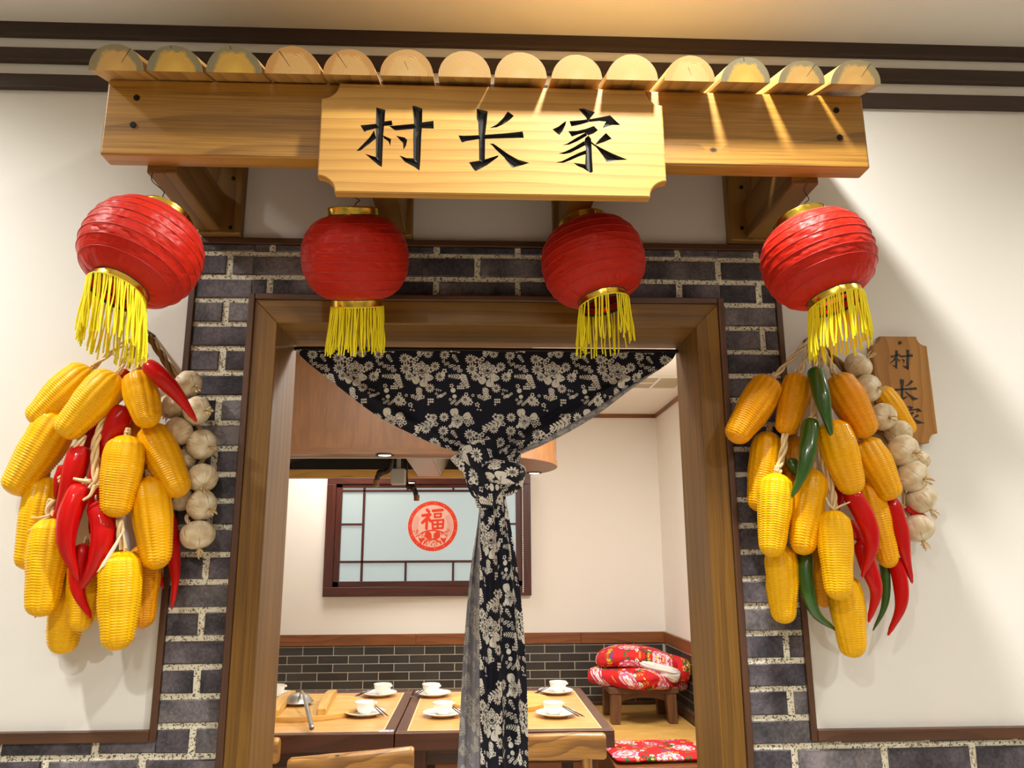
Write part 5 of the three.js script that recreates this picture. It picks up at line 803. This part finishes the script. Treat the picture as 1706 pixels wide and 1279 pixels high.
// cooker hood over the tables
{ const h = thing('cooker_hood', 'large rounded wooden cooker hood above the tables with steel filters below', 'cooker hood', V(-0.8, 2.155, -2.92)), B = 2.155, R = 0.67, cz = -2.92, cxr = -0.165, cxl = -1.95;
  const sh = new THREE.Shape(); sh.moveTo(cxl, -R); sh.lineTo(cxr, -R); sh.absarc(cxr, 0, R, -Math.PI / 2, Math.PI / 2, false); sh.lineTo(cxl, R); sh.absarc(cxl, 0, R, Math.PI / 2, Math.PI * 1.5, false);
  const hole = new THREE.Path(); const hx0 = -1.6, hx1 = 0.09, hz = 0.545; hole.moveTo(hx0, -hz); hole.lineTo(hx0, hz); hole.lineTo(hx1, hz); hole.lineTo(hx1, -hz); hole.closePath(); sh.holes.push(hole);
  const bottom = new THREE.ExtrudeGeometry(sh, { depth: 0.03, bevelEnabled: false, curveSegments: 48 }); bottom.rotateX(-Math.PI / 2); bottom.translate(0, B, cz); part('underside', boxUV(bottom, 'x'), M.hood, h);
  const side = sheet(120, 2, (u, v) => { const per = 2 * (cxr - cxl) + 2 * Math.PI * R; let s = u * per, x, z; const Ls = cxr - cxl, Ar = Math.PI * R; if (s < Ls) { x = cxl + s; z = R; } else if (s < Ls + Ar) { const a = Math.PI / 2 - (s - Ls) / R; x = cxr + R * Math.cos(a); z = R * Math.sin(a); } else if (s < 2 * Ls + Ar) { x = cxr - (s - Ls - Ar); z = -R; } else { const a = -Math.PI / 2 - (s - 2 * Ls - Ar) / R; x = cxl + R * Math.cos(a); z = R * Math.sin(a); } return [x, lerp(B + 0.012, ROOM_CEIL - 0.001, 1 - v), cz + z, (1 - v) * 0.66, s]; });
  part('curved_panel', side, M.hood, h);
  const band = new THREE.Shape(); band.moveTo(cxl, -R - 0.004); band.lineTo(cxr, -R - 0.004); band.absarc(cxr, 0, R + 0.004, -Math.PI / 2, Math.PI / 2, false); band.lineTo(cxl, R + 0.004); band.absarc(cxl, 0, R + 0.004, Math.PI / 2, Math.PI * 1.5, false); const bh = new THREE.Path(); bh.moveTo(cxl, -R + 0.002); bh.absarc(cxl, 0, R - 0.002, Math.PI * 1.5, Math.PI / 2, true); bh.lineTo(cxr, R - 0.002); bh.absarc(cxr, 0, R - 0.002, Math.PI / 2, -Math.PI / 2, true); bh.closePath(); band.holes.push(bh);
  const bg = new THREE.ExtrudeGeometry(band, { depth: 0.035, bevelEnabled: false, curveSegments: 48 }); bg.rotateX(-Math.PI / 2); bg.translate(0, B - 0.001, cz); part('lower_band', boxUV(bg, 'x'), M.hood, h);
  // steel lining: lip, two chambers, sloping filters either side of a duct box
  const z0 = cz - hz, z1 = cz + hz, Y = B;
  for (const [a, b, c, d] of [[hx0, hx1, z1 - 0.012, z1], [hx0, hx1, z0, z0 + 0.012], [hx0, hx0 + 0.03, z0 + 0.012, z1 - 0.012], [hx1 - 0.03, hx1, z0 + 0.012, z1 - 0.012]]) part('steel_lip', box(a, b, Y - 0.008, Y + 0.05, c, d, 0.002), d === z0 + 0.012 && b === hx1 ? M.lid : M.steel, h);
  part('chamber_top', box(hx0, hx1, Y + 0.30, Y + 0.31, z0, z1, 0), M.filterDark, h);
  for (const [a, b, c, d] of [[hx0, hx1, z0, z0 + 0.006], [hx0, hx1, z1 - 0.006, z1], [hx0, hx0 + 0.006, z0, z1], [hx1 - 0.006, hx1, z0, z1]]) part('chamber_side', box(a, b, Y + 0.05, Y + 0.30, c, d, 0), M.filterDark, h);
  const slant = (xa, ya, xb, yb, m, n) => { const s = polyShape([[xa, ya], [xb, yb], [xb + 0.012, yb], [xa + 0.012, ya]]), g = new THREE.ExtrudeGeometry(s, { depth: z1 - z0 - 0.03, bevelEnabled: false }); g.translate(0, 0, z0 + 0.015); part(n, g, m, h); };
  slant(-0.52, Y + 0.29, -0.40, Y + 0.01, M.steel, 'filter'); slant(-0.12, Y + 0.29, -0.25, Y + 0.01, M.steel, 'filter'); part('duct_plate', box(-0.40, -0.25, Y + 0.0, Y + 0.012, z0 + 0.015, z1 - 0.015, 0.002), M.steel, h);
  slant(-1.55, Y + 0.03, -0.56, Y + 0.27, M.filterDark, 'filter'); slant(0.06, Y + 0.03, -0.09, Y + 0.27, M.filterDark, 'filter');
  for (const [px, py] of [[641, 757], [890, 787], [683, 803]]) { const p = atY(px, py, B), d = thing3('downlight', p, h), r1 = new THREE.TorusGeometry(0.045, 0.006, 8, 32); r1.rotateX(Math.PI / 2); r1.translate(0, -0.001, 0); part('rim', r1, M.black, d, true); const c = new THREE.CylinderGeometry(0.034, 0.034, 0.006, 28); c.translate(0, -0.003, 0); part('lens', c, M.lampGlow, d, true); const L = new THREE.SpotLight(WARM, HOOD_CD, 0, rad(50), 0.6, 2); L.castShadow = true; L.position.set(0, -0.02, 0); L.target.position.set(0, -1, 0); d.add(L, L.target); }
}
function thing3(name, p, parent) { const g = new THREE.Group(); g.name = name; g.position.copy(p).sub(parent.position); parent.add(g); return g; }
// pipes under the hood
for (const [label, pts, z] of [['dark bent pipe tap hanging on the left under the hood', [[650, 757], [650, 778], [645, 785], [633, 788], [629, 795], [627, 808]], -2.5], ['dark bent pipe tap hanging beside the grey box under the hood', [[676, 775], [676, 800], [679, 810], [688, 812], [692, 820], [694, 832]], -2.95]]) {
  const P = pts.map(([x, y]) => at(x, y, z)); P[0].y = 2.456; const o = P[1].clone(), t = thing('pipe_tap', label, 'pipe', o); part('pipe', tube(P.map((p) => p.clone().sub(o)), 0.0155, 40, 12), M.pipe, t, true);
  const e = P[5].clone().sub(o), n = new THREE.CylinderGeometry(0.019, 0.017, 0.035, 14); n.translate(e.x, e.y + 0.01, e.z); part('nozzle', n, M.gold2 ??= std({ color: 0x6b4526, metalness: 0.7, roughness: 0.35 }), t, true);
  const j = P[3].clone().sub(o), k = new THREE.SphereGeometry(0.021, 14, 10); k.translate(j.x, j.y, j.z); part('elbow', k, M.pipe, t, true);
}
{ const a = at(651, 780, -2.7), b = at(674, 806, -2.7), g = box(a.x, b.x, b.y, a.y, -2.8, -2.7, 0.006), t = thing('control_box', 'small grey metal box hanging between the two pipe taps', 'box', V((a.x + b.x) / 2, b.y, -2.75)); part('case', g, M.greyBox, t); const s = box((a.x + b.x) / 2 - 0.012, (a.x + b.x) / 2 + 0.012, a.y, 2.45, -2.762, -2.738, 0.002); part('hanger', s, M.greyBox, t); }
// ceiling grille
{ const t = thing('ceiling_grille', 'rectangular air grille in the ceiling of the back room', 'vent', V(1.26, ROOM_CEIL, -3.38)); const x0 = 1.07, x1 = 1.47, z0 = -3.57, z1 = -3.19, Y = ROOM_CEIL;
  for (const [a, b, c, d] of [[x0, x1, z1 - 0.02, z1], [x0, x1, z0, z0 + 0.02], [x0, x0 + 0.02, z0 + 0.02, z1 - 0.02], [x1 - 0.02, x1, z0 + 0.02, z1 - 0.02], [x0 + 0.19, x0 + 0.21, z0 + 0.02, z1 - 0.02], [x0 + 0.02, x0 + 0.19, -3.39, -3.37]]) part('frame', box(a, b, Y - 0.01, Y, c, d, 0.002), M.whitePaint, t);
  for (let i = 0; i < 14; i++) { const z = z0 + 0.03 + i * 0.0245; part('blade', box(x0 + 0.02, x1 - 0.02, Y - 0.006, Y - 0.002, z, z + 0.016, 0), M.vent, t); } }

// ───────────── lamps ─────────────
HALL_LIGHTS.forEach(([x, z, cd, cone, aim], i) => {
  const t = thing('unseen_ceiling_spotlight', ['recessed ceiling spotlight in front of the canopy, nearest the doorway', 'recessed ceiling spotlight in front of the left corn bunch', 'unseen ceiling spotlight right of the canopy, lighting the right wall', 'unseen ceiling spotlight behind the viewer on the left, lighting the facade and curtain', 'unseen ceiling spotlight behind the viewer on the right, lighting the facade and curtain'][i], 'spotlight', V(x, HALL_CEIL, z), 'recessed hall spotlights'), r1 = new THREE.TorusGeometry(0.05, 0.008, 8, 32); r1.rotateX(Math.PI / 2); r1.translate(0, -0.002, 0); part('rim', r1, M.whitePaint, t, true); const c = new THREE.CylinderGeometry(0.042, 0.042, 0.006, 28); c.translate(0, -0.003, 0); part('lens', c, M.lampGlow, t, true);
  const L = new THREE.SpotLight(WARM2, cd, 0, rad(cone), 0.75, 2); L.castShadow = true; L.shadow.radius = 3; L.position.set(0, -0.03, 0); L.target.position.set(0, -2, aim); t.add(L, L.target);
});
function panel(x, y, z, w, d, radiance, label) {
  const t = thing('unseen_light_panel', label, 'light panel', V(x, y, z), 'unseen square ceiling light panels'); for (const [a, b, c, e] of [[-w / 2 - 0.02, w / 2 + 0.02, d / 2, d / 2 + 0.02], [-w / 2 - 0.02, w / 2 + 0.02, -d / 2 - 0.02, -d / 2], [-w / 2 - 0.02, -w / 2, -d / 2, d / 2], [w / 2, w / 2 + 0.02, -d / 2, d / 2]]) { const g = box(a, b, -0.015, 0, c, e, 0.002); part('frame', g, M.whitePaint, t, true); }
  const g = new THREE.BoxGeometry(w, 0.008, d); g.translate(0, -0.005, 0); part('diffuser', g, M.lampGlow, t, true);
  const L = new THREE.RectAreaLight(WARM, radiance, w, d); L.position.set(0, -0.016, 0); L.rotation.x = -Math.PI / 2; t.add(L);
}
panel(HALL_FILL[0], HALL_CEIL, HALL_FILL[1], HALL_FILL[2], HALL_FILL[3], HALL_FILL[4], 'added square fill light panel on the hall ceiling behind the viewer');
UNSEEN_ROOM_PANELS.forEach(([x, z, w, d, e], i) => panel(x, ROOM_CEIL, z, w, d, e, ['unseen ceiling light panel lighting the right of the back room', 'unseen ceiling light panel just inside the doorway, lighting the back room', 'unseen ceiling light panel lighting the back left of the back room'][i]));

renderer.render(scene, camera);
